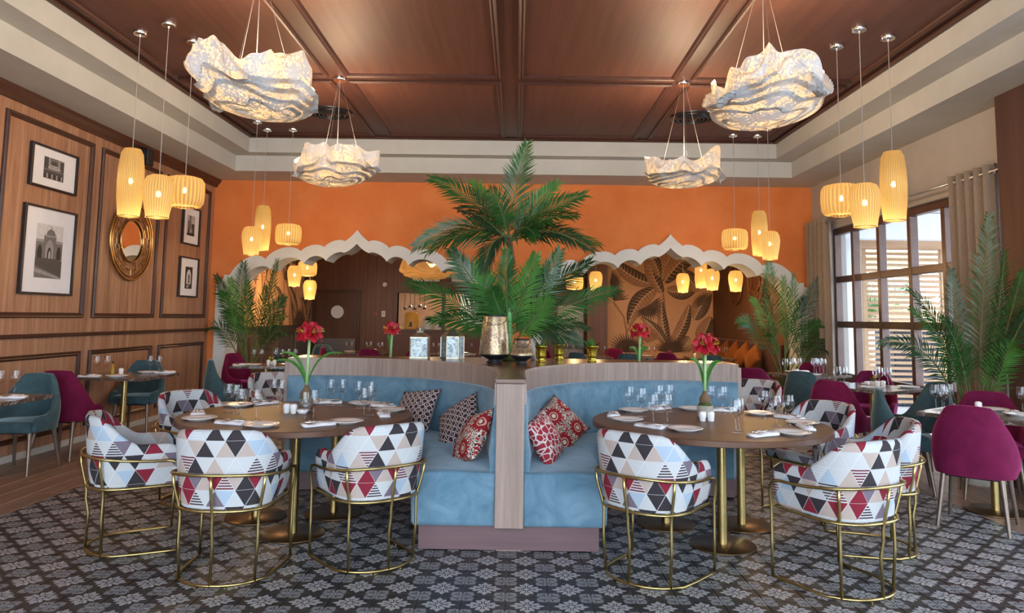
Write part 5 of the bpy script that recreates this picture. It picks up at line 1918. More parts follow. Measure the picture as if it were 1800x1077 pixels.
potted_palm(4.22, 6.72, 'tall palm before the brown pilaster at the right edge', M['concrete'], [
    (4.32, 6.55, 2.42, (-0.02, 0, 0.05), 'leaf'), (4.34, 6.40, 2.08, (0.02, -0.02, 0.02), 'leaf'), (3.57, 6.55, 1.74, (0.08, 0, 0.12), 'leaf_d'), (3.52, 6.45, 1.57, (0.08, 0, 0.14), 'leaf'),
    (3.30, 6.55, 1.27, (0.08, 0, 0.24), 'leaf_d'), (4.38, 6.25, 1.90, (0.02, -0.05, 0.12), 'leaf'), (4.40, 6.15, 1.60, (0, -0.06, 0.2), 'leaf_d'),
    (3.82, 6.5, 1.50, (0.04, 0, 0.12), 'leaf'), (4.10, 6.8, 1.95, (-0.03, 0, 0.08), 'leaf_d'), (4.35, 6.3, 1.25, (0.0, -0.02, 0.2), 'leaf_l')], 33, n=34, w=0.20, pot_h=0.5, s0=0.12)
# trees seen through the terrace screens
potted_palm(9.4, 19.9, 'green terrace palm behind the slatted screens', M['concrete'], [
    (9.4 + 1.5 * cos(a), 19.9 + 0.9 * sin(a), 2.3 + 0.6 * sin(a * 2.3), (0, 0, 0.35), 'leaf_l') for a in [k * 0.57 for k in range(11)]], 34, n=24, w=0.5, pot_r=0.35, pot_h=0.7)
potted_palm(7.2, 16.0, 'smaller green terrace palm between the slatted screens', M['concrete'], [
    (7.2 + 0.8 * cos(a), 16.0 + 0.6 * sin(a), 1.9 + 0.5 * sin(a * 1.7), (0, 0, 0.3), 'leaf_l') for a in [k * 0.7 for k in range(9)]], 35, n=22, w=0.4, pot_r=0.3, pot_h=0.6)

# ================================================================== on the counter
def lantern(x, y, n, r, h, roof_h, label, rz):
    t = thing('lantern', label, 'lantern', (x, y, ZC), rz, 'mirrored lanterns on the counter')
    MB().lathe([(0, 0), (r, 0), (r, 0.012), (0, 0.012)], n).build('base', M['lanternmetal'], t, fix=True)
    MB().lathe([(0, h), (r, h), (r, h + 0.01), (0, h + 0.01)], n).build('top_plate', M['lanternmetal'], t, fix=True)
    for k in range(n):
        a, b = 2 * pi * k / n, 2 * pi * (k + 1) / n
        p, q = Vector((r * 0.96 * cos(a), r * 0.96 * sin(a), 0)), Vector((r * 0.96 * cos(b), r * 0.96 * sin(b), 0))
        MB().tube([p + Vector((0, 0, 0.012)), p + Vector((0, 0, h))], 0.005, 6).build('corner_bar', M['lanternmetal'], t, fix=True)
        nn = ((p + q) / 2).normalized() * 0.003
        e = (q - p).normalized() * 0.006
        a_, b_ = p + e, q - e
        z0, z1 = Vector((0, 0, 0.013)), Vector((0, 0, h - 0.001))
        MB().add([a_ + z0, b_ + z0, b_ + z1, a_ + z1, a_ + z0 - nn, b_ + z0 - nn, b_ + z1 - nn, a_ + z1 - nn], [(0, 1, 2, 3), (7, 6, 5, 4), (0, 4, 5, 1), (1, 5, 6, 2), (2, 6, 7, 3), (3, 7, 4, 0)]).build('pane', M['antique'], t, fix=True)
    MB().lathe([(r * 1.06, h + 0.0101), (r * 0.95, h + 0.016), (r * 0.35, h + roof_h), (r * 0.3, h + roof_h + 0.015), (0, h + roof_h + 0.015)], n).build('roof', M['lanternmetal'], t, fix=True)
    zt_ = h + roof_h + 0.0155
    if n == 4:
        MB().box((-0.028, -0.028, zt_), (0.028, 0.028, zt_ + 0.03), 0.003).build('chimney', M['lanternmetal'], t)
        zt_ += 0.031
    MB().tube([(0.022 * cos(pi * k / 10), 0, zt_ + 0.022 * sin(pi * k / 10)) for k in range(11)], 0.003, 6).build('ring_handle', M['lanternmetal'], t, 'all')


lantern(-0.90, 6.75, 4, 0.118, 0.185, 0.05, 'square antiqued mirror lantern on the counter', pi / 4)
lantern(-0.60, 6.78, 6, 0.112, 0.195, 0.075, 'six-sided antiqued mirror lantern beside the square one', 0.1)


def vase(x, y, r0, r1, h, label):
    t = thing('vase', label, 'vase', (x, y, ZC), 0, 'mercury glass vases')
    MB().lathe([(0, 0), (r0 * 0.55, 0), (r0 * 0.5, 0.012), (r0 * 0.42, 0.02), (r0 * 0.45, 0.03), (r0 * 0.8, 0.05), (r0 * 1.03, 0.066), (r0 * 1.03, 0.072), (r0, 0.076)], 36).build('iron_foot', M['blackmetal'], t, 'all', fix=True)
    MB().lathe([(r0, 0.0761), (r0 * 1.0, 0.10), (r0 * 0.95, h * 0.5), (r1 * 1.02, h - 0.01), (r1, h), (r1 - 0.008, h), (r1 - 0.008, h * 0.7), (r0 * 0.8, 0.12), (0, 0.11)], 36).build('glass_body', M['mercury'], t, 'all', fix=True)
    MB().lathe([(r1 + 0.002, h - 0.006), (r1 + 0.004, h), (r1 + 0.002, h + 0.004), (r1 - 0.009, h + 0.004)], 36).build('rim', M['blackmetal'], t, 'all')
    pts = [((r1 + 0.006) * cos(a), (r1 + 0.006) * sin(a), h * 0.93 - 0.05 * (1 - ((a + pi / 2) / 1.2) ** 2)) for a in [-pi / 2 - 1.2 + 2.4 * k / 14 for k in range(15)]]
    k_ = lambda z: r1 + (r0 - r1) * max(0, (h - z) / (h - 0.08))
    pts = [(p[0] / (r1 + .006) * (k_(p[2]) + 0.004), p[1] / (r1 + .006) * (k_(p[2]) + 0.004), p[2]) for p in pts]
    MB().tube(pts, 0.0025, 6).build('bail_handle', M['blackmetal'], t, 'all')


vase(-0.185, 6.22, 0.132, 0.098, 0.40, 'large mercury glass vase on the counter before the palm')
vase(0.045, 6.06, 0.093, 0.064, 0.205, 'small mercury glass vase beside the large one')


def gold_cup(x, y, label, plant, rnd):
    t = thing('gold_cup', label, 'cup', (x, y, ZC), 0, 'ribbed gold cups')
    n, rows_ = 48, []
    for (r, z, fl) in ((0.0, 0, 0), (0.042, 0, 0), (0.045, 0.006, 0), (0.04, 0.014, 0), (0.034, 0.02, 0), (0.042, 0.035, 1), (0.045, 0.06, 1), (0.045, 0.11, 1), (0.05, 0.125, 0), (0.058, 0.138, 0), (0.056, 0.141, 0), (0.046, 0.125, 0), (0.04, 0.06, 0), (0, 0.05, 0)):
        rows_.append([((r + fl * 0.0028 * cos(14 * 2 * pi * k / n)) * cos(2 * pi * k / n), (r + fl * 0.0028 * cos(14 * 2 * pi * k / n)) * sin(2 * pi * k / n), z) for k in range(n)])
    MB().grid(rows_, None, True).build('cup', M['goldcup'], t, 'all', fix=True)
    if plant:
        for k in range(10):
            a, l = rnd.uniform(0, 6.28), rnd.uniform(0.07, 0.15)
            d = Vector((cos(a), sin(a), rnd.uniform(0.5, 1.8))).normalized() * l
            b = Vector((0, 0, 0.10))
            n_ = Vector((-d.y, d.x, 0)).normalized() * 0.026
            u_ = Vector((0, 0, 0.008))
            MB().add([b, b + d * 0.55 + n_, b + d, b + d * 0.55 - n_, b + d * 0.55 - u_], [(0, 1, 4), (1, 2, 4), (2, 3, 4), (3, 0, 4)]).build('leaf', M['leaf_l'] if k % 3 else M['moss'], t)


gold_cup(0.22, 6.45, 'ribbed gold cup nearest the small vase, holding leaves', True, rp_)
gold_cup(0.405, 6.85, 'ribbed gold cup in the middle of the three', True, rp_)
gold_cup(0.69, 6.60, 'ribbed gold cup on the right of the three, with leafy plant', True, rp_)
wp = thing('planter', 'white low planter half hidden behind the small vase', 'planter', (0.20, 6.80, ZC))
MB().lathe([(0, 0), (0.06, 0), (0.085, 0.11), (0.08, 0.11), (0.055, 0.02), (0, 0.02)], 24).build('body', M['porcelain'], wp, 'all', fix=True)
MB().lathe([(0, 0.08), (0.075, 0.08), (0.05, 0.1), (0, 0.105)], 20).build('moss', M['moss'], wp, 'all', fix=True)


# ================================================================== cushions
def cushion_mesh(name, mat, s=0.42, th=0.15, n=18):
    rows_ = {1: [], -1: []}
    uvr = []
    for i in range(n + 1):
        u = -1 + 2 * i / n
        ra, rb, ru = [], [], []
        for j in range(n + 1):
            v = -1 + 2 * j / n
            pin = 1 - 0.07 * (1 - (u * v) ** 2) * max(abs(u), abs(v)) ** 4
            x, y = u * s / 2 * pin, v * s / 2 * pin
            z = th / 2 * max(0.0, (1 - u * u)) ** 0.5 * max(0.0, (1 - v * v)) ** 0.5
            w = 0.008 * sin(5 * u + 3 * v) * (1 - u * u) * (1 - v * v)
            ra.append((x, y, z + w))
            rb.append((x, y, -z))
            ru.append((u * 0.5 + 0.5, v * 0.5 + 0.5))
        rows_[1].append(ra)
        rows_[-1].append(rb)
        uvr.append(ru)
    mb = MB()
    mb.grid(rows_[1], uvr)
    mb.grid(rows_[-1], uvr)
    return mb.mesh(name, mat, 'all', fix=True, merge=0.0005)


def cushion(mat, label, loc, normal, spin, size=0.42, th=0.15, cat_group='cushions on the blue benches', name='cushion'):
    o = link(name, cushion_mesh(name, mat, size, th))
    nv = Vector(normal).normalized()
    q = nv.to_track_quat('Z', 'Y')
    o.rotation_mode = 'QUATERNION'
    from mathutils import Quaternion
    o.rotation_quaternion = q @ Quaternion((0, 0, 1), spin)
    o.location = loc
    return tag(o, label, 'cushion', cat_group)


cushion(M['cu_dark'], 'dark hexagon-lattice cushion farthest left on the left blue bench', (-0.84, 6.12, 0.655), (-0.50, -0.72, 0.60), 0.15, 0.40, 0.14)
cushion(M['cu_dark'], 'dark hexagon-lattice cushion in the middle of the left blue bench', (-0.44, 5.66, 0.635), (-0.66, -0.55, 0.62), 0.75, 0.40, 0.14)
cushion(M['cu_flower'], 'red rosette cushion leaning on the walnut post side of the left bench', (-0.292, 4.98, 0.63), (-0.86, -0.30, 0.50), 0.35, 0.38, 0.15)
cushion(M['cu_red'], 'red and white mosaic cushion leaning on the post side of the right bench', (0.205, 4.97, 0.635), (0.86, -0.42, 0.45), 0.25, 0.34, 0.15)
cushion(M['cu_flower'], 'red rosette cushion farther along the right blue bench', (0.34, 5.58, 0.64), (0.42, -0.72, 0.62), 0.60, 0.38, 0.14)


# ================================================================== framed photographs on the walnut wall
def picture(y0, y1, z0, z1, py0, py1, pz0, pz1, shapes, label, x=XL, facing='x', group='framed photographs'):
    """Frame with mount and print. Coordinates are wall coordinates; shapes are polygons in print units 0..1."""
    if facing == 'x':
        to = lambda a, b, d: (x + d, a, b)
    else:
        to = lambda a, b, d: (a, x - d, b)
    t = thing('picture_frame', label, 'picture', (0, 0, 0), 0, group)
    fw_ = 0.022
    mb = MB()
    rings = []
    for ins, d in ((0, 0.0), (0, 0.034), (0.004, 0.038), (fw_, 0.038), (fw_, 0.012)):
        rings.append([to(y0 + ins, z0 + ins, d), to(y1 - ins, z0 + ins, d), to(y1 - ins, z1 - ins, d), to(y0 + ins, z1 - ins, d)])
    mb.grid(rings, None, True).build('frame', M['framewood'], t, fix=True)
    MB().add([to(y0 + fw_, z0 + fw_, 0.014), to(y1 - fw_, z0 + fw_, 0.014), to(y1 - fw_, z1 - fw_, 0.014), to(y0 + fw_, z1 - fw_, 0.014)], [(0, 1, 2, 3)]).build('mount', M['mat'], t)
    mats = [M['g0'], M['g1'], M['g2'], M['g3'], M['g4'], M['g5']]
    mb = MB()
    d = 0.0155
    for mi, poly in shapes:
        pts = [to(py0 + (py1 - py0) * u, pz0 + (pz1 - pz0) * v, d) for u, v in poly]
        mb.add(pts, [tuple(range(len(pts)))], mi=mi)
        d += 0.0002
    mb.build('photo_print', mats, t)
    return t


R4 = lambda a, b, c, d: [(a, b), (c, b), (c, d), (a, d)]


def arch_poly(cx, w, z0, zs, h, n=8):
    return [(cx - w / 2, z0)] + [(cx + w / 2, z0)] + [(cx + w / 2 * cos(pi / 2 * k / n), zs + h * sin(pi / 2 * k / n) ** 1.3) for k in range(n + 1)] + [(cx - w / 2 * sin(pi / 2 * k / n), zs + h * cos(pi / 2 * k / n) ** 1.3) for k in range(1, n + 1)]


mosque = [(4, R4(0, 0, 1, 1)), (5, R4(0.0, 0.72, 1, 1)), (2, R4(0, 0.34, 1, 0.70)), (3, R4(0.0, 0.66, 1, 0.71)), (2, R4(0.28, 0.34, 0.74, 0.80)), (3, R4(0.30, 0.77, 0.72, 0.81)),
          (2, arch_poly(0.53, 0.34, 0.80, 0.82, 0.10)), (1, R4(0.52, 0.90, 0.54, 0.97)), (3, arch_poly(0.50, 0.30, 0.36, 0.55, 0.17)), (0, arch_poly(0.50, 0.15, 0.36, 0.46, 0.12)), (4, arch_poly(0.51, 0.07, 0.36, 0.44, 0.08)),
          (0, arch_poly(0.14, 0.17, 0.36, 0.48, 0.13)), (0, arch_poly(0.86, 0.17, 0.36, 0.48, 0.13)), (1, R4(0.2, 0.32, 0.9, 0.37)), (1, [(0, 0), (1, 0), (1, 0.34), (0, 0.36)]), (2, [(0, 0), (1, 0), (1, 0.03), (0.1, 0.20), (0, 0.22)]), (3, [(0.0, 0.10), (0.9, 0.0), (1, 0), (1, 0.02), (0.1, 0.16), (0, 0.17)])]
street = [(3, R4(0, 0, 1, 1)), (1, R4(0, 0.45, 0.22, 1)), (1, R4(0.80, 0.45, 1, 0.95)), (2, R4(0.3, 0.55, 0.7, 1)), (4, R4(0.3, 0.60, 0.7, 0.66)), (1, R4(0.36, 0.66, 0.64, 0.85)), (4, R4(0.2, 0.52, 0.85, 0.56)), (2, R4(0, 0.38, 1, 0.46)), (1, R4(0, 0, 1, 0.38))] + \
         [(k % 2 * 4, R4(0.03 + 0.12 * k, 0.02, 0.08 + 0.12 * k, 0.24)) for k in range(8)]
tower = [(4, R4(0, 0, 1, 1)), (2, R4(0.1, 0.1, 0.5, 0.72)), (1, R4(0.55, 0.1, 0.95, 0.6)), (2, R4(0.28, 0.72, 0.5, 0.92)), (1, arch_poly(0.39, 0.2, 0.9, 0.92, 0.06)), (0, R4(0, 0, 1, 0.12)), (3, R4(0.3, 0.15, 0.7, 0.35)), (0, arch_poly(0.25, 0.14, 0.15, 0.3, 0.1)), (0, arch_poly(0.78, 0.14, 0.15, 0.3, 0.1))]
archway = [(0, R4(0, 0, 1, 1)), (5, arch_poly(0.5, 0.62, 0.05, 0.58, 0.30)), (2, R4(0.40, 0.25, 0.66, 0.55)), (1, arch_poly(0.53, 0.22, 0.52, 0.55, 0.12)), (1, R4(0.2, 0.05, 0.8, 0.22)), (4, [(0.2, 0.05), (0.45, 0.05), (0.55, 0.22), (0.5, 0.22)])]
picture(6.95, 7.70, 2.69, 3.125, 7.16, 7.48, 2.80, 3.02, street, 'black framed street photograph at the top left of the walnut wall')
picture(6.92, 7.75, 1.61, 2.505, 7.13, 7.55, 1.78, 2.33, mosque, 'large black framed photograph of a domed gateway on the walnut wall')
picture(10.22, 10.77, 2.44, 3.00, 10.37, 10.62, 2.58, 2.88, tower, 'black framed photograph of a tower above the archway photograph')
picture(10.20, 10.81, 1.675, 2.26, 10.40, 10.63, 1.80, 2.12, archway, 'black framed photograph of a pointed archway beside the orange wall')
picture(-2.51, -1.81, 2.245, 2.75, -2.32, -2.0, 2.37, 2.62, street, 'pale mounted picture above the serving hatch, left one', YF - 0.001, 'y', 'pictures above the serving hatch')
picture(-1.58, -0.85, 2.25, 2.75, -1.42, -1.0, 2.37, 2.62, tower, 'pale mounted picture above the serving hatch, right one', YF - 0.001, 'y', 'pictures above the serving hatch')


# ================================================================== round fretwork mirrors
def fret_mirror(y, z, r, x, label, mat, glassmat, sx=1):
    t = thing('mirror', label, 'mirror', (x, y, z), 0)
    to = lambda r_, a, d: (sx * d, r_ * cos(a), r_ * sin(a))

    def ring(r_, tube_r, d, name):
        MB().tube([to(r_, 2 * pi * k / 64, d) for k in range(64)], tube_r, 8, closed=True).build(name, mat, t, 'all', fix=True)
    ring(r, 0.016, 0.02, 'outer_rim')
    ring(r - 0.045, 0.010, 0.02, 'outer_band')
    ring(r * 0.54, 0.013, 0.022, 'inner_rim')
    MB().add([to(0, 0, 0.012)] + [to(r * 0.53, 2 * pi * k / 48, 0.012) for k in range(48)], [(0, 1 + k, 1 + (k + 1) % 48) for k in range(48)]).build('mirror_glass', glassmat, t)
    ra, rb = r * 0.55, r - 0.05
    n = 16
    for k in range(n):
        a = 2 * pi * k / n
        st = 2 * pi / n
        rm = ra + (rb - ra) * 0.52
        if k % 2 == 0:
            MB().tube([to(rb, a, 0.02), to(rm, a, 0.02)], 0.0075, 6).build('fret_bar', mat, t)
            MB().tube([to(rm, a + st * (q / 6 - 0.62) * 1.0, 0.02) for q in range(8)], 0.0075, 6).build('fret_bar', mat, t)
        else:
            MB().tube([to(ra, a, 0.02), to(rb - (rb - ra) * 0.25, a, 0.02)], 0.0075, 6).build('fret_bar', mat, t)
            MB().tube([to(rb - (rb - ra) * 0.25, a + st * (q / 6 - 0.5) * 1.2, 0.02) for q in range(7)], 0.0075, 6).build('fret_bar', mat, t)
            MB().tube([to(ra + (rb - ra) * 0.26, a + st * (q / 6 - 0.5) * 0.9, 0.02) for q in range(7)], 0.0075, 6).build('fret_bar', mat, t)
    return t


fret_mirror(8.885, 2.33, 0.485, XL + 0.012, 'round gold fretwork mirror in the middle panel of the walnut wall', M['gold'], M['mirror'])
fret_mirror(15.15, 2.25, 0.46, XR - 0.045, 'carved dark round mirror in the second room, farther one', M['oldgold'], M['doorwood'], -1)
fret_mirror(13.85, 2.25, 0.46, XR - 0.045, 'carved dark round mirror in the second room behind the palm', M['oldgold'], M['doorwood'], -1)

# bench with rust cushions along the side wall of the second room
bn = thing('long_bench', 'brown wall bench in the second room under the carved mirrors', 'bench', (0, 0, 0))
MB().box((4.12, 12.3, 0.0), (4.60, 16.6, 0.44), 0.02).build('seat', M['bench'], bn)
MB().box((4.50, 12.3, 0.445), (4.615, 16.6, 1.05), 0.02).build('backrest', M['bench'], bn)
for k in range(5):
    cushion(M['rust'], '%s rust cushion standing on its corner on the wall bench' % ('farthest', 'second farthest', 'middle', 'second nearest', 'nearest')[k], (4.30, 15.7 - 0.62 * k, 0.765), (-0.9, -0.12, 0.32), pi / 4, 0.46, 0.16, 'rust cushions on the wall bench')


# ================================================================== pendant lamps
def point(name, loc, watts, parent, col=WARM, r=0.05):
    l = bpy.data.lights.new(name, 'POINT')
    l.energy = watts * 0.55
    l.color = col
    l.shadow_soft_size = r
    o = bpy.data.objects.new(name, l)
    COL.objects.link(o)
    o.location = loc
    if parent:
        o.parent = parent
    return o


SHADES = {
    'tall': ([(0.072, 1.0), (0.094, 0.93), (0.108, 0.72), (0.112, 0.5), (0.107, 0.28), (0.094, 0.05), (0.090, 0.0)], 0.62, 'shade_t'),
    'cone': ([(0.070, 1.0), (0.100, 0.965), (0.124, 0.82), (0.130, 0.66), (0.120, 0.42), (0.098, 0.1), (0.092, 0.0)], 0.375, 'shade_m'),
    'drum': ([(0.110, 1.0), (0.150, 0.965), (0.172, 0.84), (0.178, 0.5), (0.170, 0.16), (0.148, 0.035), (0.095, 0.0)], 0.285, 'shade_w'),
}


def pendant(kind, x, y, zb, ceil_z, label, group, watts=9, shade_scale=1.0):
    prof, h, mk = SHADES[kind]
    t = thing('pendant_lamp', label, 'pendant lamp', (x, y, 0), 0, group)
    zt = zb + h
    MB().lathe([(0, ceil_z), (0.062, ceil_z), (0.062, ceil_z - 0.028), (0.058, ceil_z - 0.034), (0.012, ceil_z - 0.036), (0.006, ceil_z - 0.055), (0, ceil_z - 0.055)], 28).build('canopy', M['chrome'], t, 40, fix=True)
    MB().tube([(0, 0, zt + 0.004), (0, 0, ceil_z - 0.05)], 0.0032, 6).build('cable', M['cablewire'], t)
    pr = [(r * shade_scale, zb + q * h) for r, q in prof]
    MB().lathe(pr, 48, uv=True).build('shade', M[mk], t, 'all')
    r0 = prof[0][0] * shade_scale
    MB().lathe([(0.0, zt + 0.004), (0.016, zt + 0.002), (r0, zt - 0.001), (r0, zt + 0.002)], 28).build('top_cap', M['shade_t'], t, 'all')
    rb = prof[-1][0] * shade_scale
    MB().tube([(rb * cos(2 * pi * k / 32), rb * sin(2 * pi * k / 32), zb) for k in range(32)], 0.003, 6, closed=True).build('bottom_hoop', M['bronze'], t, 'all')
    zbulb = zb + h * (0.55 if kind != 'tall' else 0.52)
    MB().lathe([(0, -0.022), (0.014, -0.018), (0.021, 0), (0.016, 0.016), (0.01, 0.03), (0, 0.03)], 14, (0, 0, zbulb)).build('bulb', M['bulbglow'], t, 'all', fix=True)
    if watts:
        point('lamp_light', (0, 0, zb - 0.10), watts, t)
    return t


G = {'NL': 'pendant cluster over the left side tables', 'FL': 'pendant cluster before the left arch', 'NR': 'pendant cluster over the right side tables', 'FR': 'pendant cluster before the right arch'}
PD = [('tall', -3.541, 6.437, 2.31, 'tall glowing thread pendant of the near left cluster', 'NL'), ('cone', -3.176, 6.233, 2.275, 'tapered glowing thread pendant of the near left cluster', 'NL'), ('drum', -3.140, 6.647, 2.432, 'drum shaped woven pendant of the near left cluster', 'NL'),
      ('cone', -3.547, 9.484, 2.225, 'tapered glowing pendant of the far left cluster', 'FL'), ('tall', -3.556, 9.897, 2.325, 'tall glowing pendant of the far left cluster', 'FL'), ('drum', -3.187, 9.879, 2.405, 'drum shaped woven pendant of the far left cluster', 'FL'),
      ('drum', 2.982, 6.577, 2.425, 'drum shaped woven pendant of the near right cluster', 'NR'), ('cone', 2.998, 6.163, 2.268, 'tapered glowing thread pendant of the near right cluster', 'NR'), ('tall', 3.347, 6.347, 2.352, 'tall glowing thread pendant of the near right cluster', 'NR'),
      ('drum', 3.002, 9.893, 2.422, 'drum shaped woven pendant of the far right cluster', 'FR'), ('tall', 3.349, 9.908, 2.345, 'tall glowing pendant of the far right cluster', 'FR'), ('cone', 3.352, 9.514, 2.26, 'tapered glowing pendant of the far right cluster', 'FR')]
for k, x, y, zb, lab, g in PD:
    pendant(k, x, y, zb, Z3, lab, G[g], 10)
BK = [('cone', -4.05, 13.0, 1.95, 'tapered amber pendant behind the left arch palm'), ('drum', -3.98, 13.55, 2.17, 'drum amber pendant left of the swing door'), ('cone', -4.05, 14.0, 1.74, 'tapered amber pendant hanging below the drum by the swing door'),
      ('cone', 3.25, 14.1, 1.98, 'tapered amber pendant hanging before the mural'), ('tall', 3.35, 13.1, 2.03, 'tall amber pendant behind the right arch, cut by its scallops'), ('drum', 3.54, 13.6, 2.10, 'drum amber pendant overlapping the tall one behind the right arch'),
      ('cone', 3.46, 12.75, 1.98, 'tapered amber pendant in the middle of the right arch group'), ('cone', 3.95, 13.0, 1.97, 'tapered amber pendant rightmost behind the right arch'), ('cone', 1.52, 13.9, 1.98, 'tapered amber pendant beside the wooden column'), ('drum', 1.15, 14.4, 2.02, 'drum amber pendant left of the wooden column')]
for k, x, y, zb, lab in BK:
    pendant(k, x, y, zb, 3.45, lab, 'amber pendants in the second room', 20)


# ================================================================== folded cloud lamps
def cloud_mesh(seed, R, H, mat):
    """Bowl of overlapping wavy folds with a ragged, rising rim."""
    off = Vector((seed * 3.7, seed * 1.3, 0))
    nu, nv = 150, 76
    rows_ = []
    e0 = 0.10
    for j in range(nv + 1):
        t = j / nv                                 # 0 bottom centre .. 1 rim
        row = []
        for i in range(nu):
            a = 2 * pi * i / nu
            ph = t * 1.75
            # bowl: round belly, slightly closing rim
            r = R * (sin(min(ph, pi / 2)) ** 0.62 if ph < pi / 2 else 1.0 - 0.35 * (ph - pi / 2))
            z = -H * 0.5 * cos(ph) ** 1.0 if ph < pi / 2 else H * 0.5 * (ph - pi / 2) / (1.75 - pi / 2) * 0.9
            c = Vector((cos(a), sin(a), 0))
            w1 = noise.noise(c * 1.3 + off + Vector((0, 0, t * 1.6)))
            w2 = noise.noise(c * 2.6 + off * 2 + Vector((0, 0, t * 3.0)))
            # swept terraces: saw-tooth folds that wind round an off-centre eye like a rose
            lev = 4.6 * t ** 0.9 + 1.25 * w1 + a / (2 * pi) + 0.25 * sin(a * 3 + seed) + 0.3 * w2
            f = lev - math.floor(lev)
            tooth = (f ** 1.4) * (1 - smooth01((f - 0.86) / 0.14))
            amp = 0.20 * R * (0.35 + 0.75 * min(1, t * 2.2))
            r2_ = r + amp * (tooth - 0.45) * min(1, t / 0.06)
            r2_ += 0.16 * R * w2 * t + 0.10 * R * w1 * t
            rim = smooth01((t - 0.55) / 0.45)
            z2_ = z + rim * H * (0.50 * noise.noise(c * 1.15 + off * 1.5) + 0.18 * noise.noise(c * 3.2 + off) - 0.12) + 0.05 * H * (tooth - 0.4)
            eye = 0.22 * R * (1 - t) ** 2
            row.append((r2_ * cos(a) * 1.04 + eye, r2_ * sin(a) * 0.96 - eye, z2_))
        rows_.append(row)
    mb = MB()
    mb.grid(rows_, None, True)
    return mb.mesh('folded_shade', mat, 'all')


def cloud(x, y, zc, R, H, seed, ceil_z, label, mat, watts, group='folded cloud lamps', tilt=0.0):
    t = thing('cloud_lamp', label, 'pendant lamp', (x, y, 0), 0, group)
    o = link('folded_shade', cloud_mesh(seed, R, H, mat), t)
    o.location = (0, 0, zc)
    o.rotation_euler = (tilt, 0.04, seed)
    MB().lathe([(0, ceil_z), (0.075, ceil_z), (0.075, ceil_z - 0.03), (0.07, ceil_z - 0.036), (0, ceil_z - 0.036)], 30).build('canopy', M['chrome'], t, 40, fix=True)
    for k in range(3):
        a = 2 * pi * k / 3 + 0.4
        MB().tube([(0.02 * cos(a), 0.02 * sin(a), ceil_z - 0.03), (R * 0.62 * cos(a), R * 0.62 * sin(a), zc + H * 0.2)], 0.0009, 5).build('suspension_wire', M['cablewire'], t)
    MB().tube([(0, 0, ceil_z - 0.03), (0, 0, zc + 0.02)], 0.0035, 6).build('cable', M['cablewire'], t)
    for k in range(4):
        a = 2 * pi * k / 4 + 0.3
        MB().lathe([(0, -0.02), (0.014, -0.015), (0.02, 0), (0.012, 0.02), (0, 0.025)], 12, (R * 0.22 * cos(a), R * 0.22 * sin(a), zc + 0.02)).build('bulb', M['bulbglow'], t, 'all', fix=True)
    point('lamp_light', (0, 0, zc + H * 0.45), watts * 2.4, t, (1.0, 0.72, 0.46), 0.10)
    return t


cloud(-1.975, 5.2, 3.13, 0.415, 0.42, 1.0, Z3, 'large white folded cloud lamp nearest on the left', M['cloud'], 40)
cloud(1.815, 5.2, 3.125, 0.415, 0.42, 2.3, Z3, 'large white folded cloud lamp nearest on the right', M['cloud'], 40)
cloud(-1.987, 7.69, 3.06, 0.405, 0.38, 3.1, Z3, 'white folded cloud lamp farther back on the left', M['cloud'], 34)
cloud(1.80, 7.70, 3.06, 0.42, 0.36, 4.6, Z3, 'white folded cloud lamp farther back on the right', M['cloud'], 34)
cloud(-1.72, 13.6, 2.32, 0.48, 0.36, 5.5, 3.45, 'amber folded cloud lamp in the second room behind the left arch', M['cloud_a'], 22, 'folded cloud lamps in the second room')


# ================================================================== curtains
def curtain(y0, y1, zt, label, folds):
    t = thing('curtain', label, 'curtain', (0, 0, 0), 0, 'taupe eyelet curtains')
    n = folds * 12
    rows_ = []
    for j in range(9):
        v = j / 8
        row = []
        for i in range(n + 1):
            u = i / n
            amp = 0.045 + 0.008 * sin(u * 17 + v * 2)
            row.append((4.50 + amp * sin(2 * pi * folds * u + 0.25 * sin(v * 3 + u * 9)), y0 + (y1 - y0) * u, zt - v * (zt - 0.02)))
        rows_.append(row)
    mb = MB()
    mb.grid(rows_)
    k = len(mb.v)
    back = [[(x + 0.004, y, z) for x, y, z in r] for r in rows_]
    mb.grid(back)
    mb.build('cloth', M['curtain'], t, 'all')
    for i in range(folds * 2):
        y = y0 + (y1 - y0) * (i + 0.0) / (folds * 2)
        MB().tube([(4.50 + 0.004, y + 0.006, zt - 0.06 - 0.0) if False else (4.50 + 0.028 * cos(2 * pi * k_ / 18) * 0.25, y + 0.028 * cos(2 * pi * k_ / 18), zt - 0.07 + 0.028 * sin(2 * pi * k_ / 18)) for k_ in range(18)], 0.005, 6, closed=True).build('eyelet', M['steel'], t, 'all')
    return t


curtain(10.36, 11.12, 2.97, 'taupe eyelet curtain beside the orange wall', 5)
curtain(6.72, 7.42, 2.97, 'taupe eyelet curtain beside the brown pilaster', 5)
rod = thing('curtain_rod', 'steel curtain rod running above the window', 'curtain rod', (0, 0, 0))
MB().tube([(4.50, 6.62, 2.90), (4.50, 11.2, 2.90)], 0.012, 10).build('rod', M['steel'], rod, 'all', fix=True)
for y in (6.7, 9.0, 11.16):
    MB().box((4.49, y - 0.01, 2.875), (4.65, y + 0.01, 2.888)).build('bracket', M['steel'], rod)

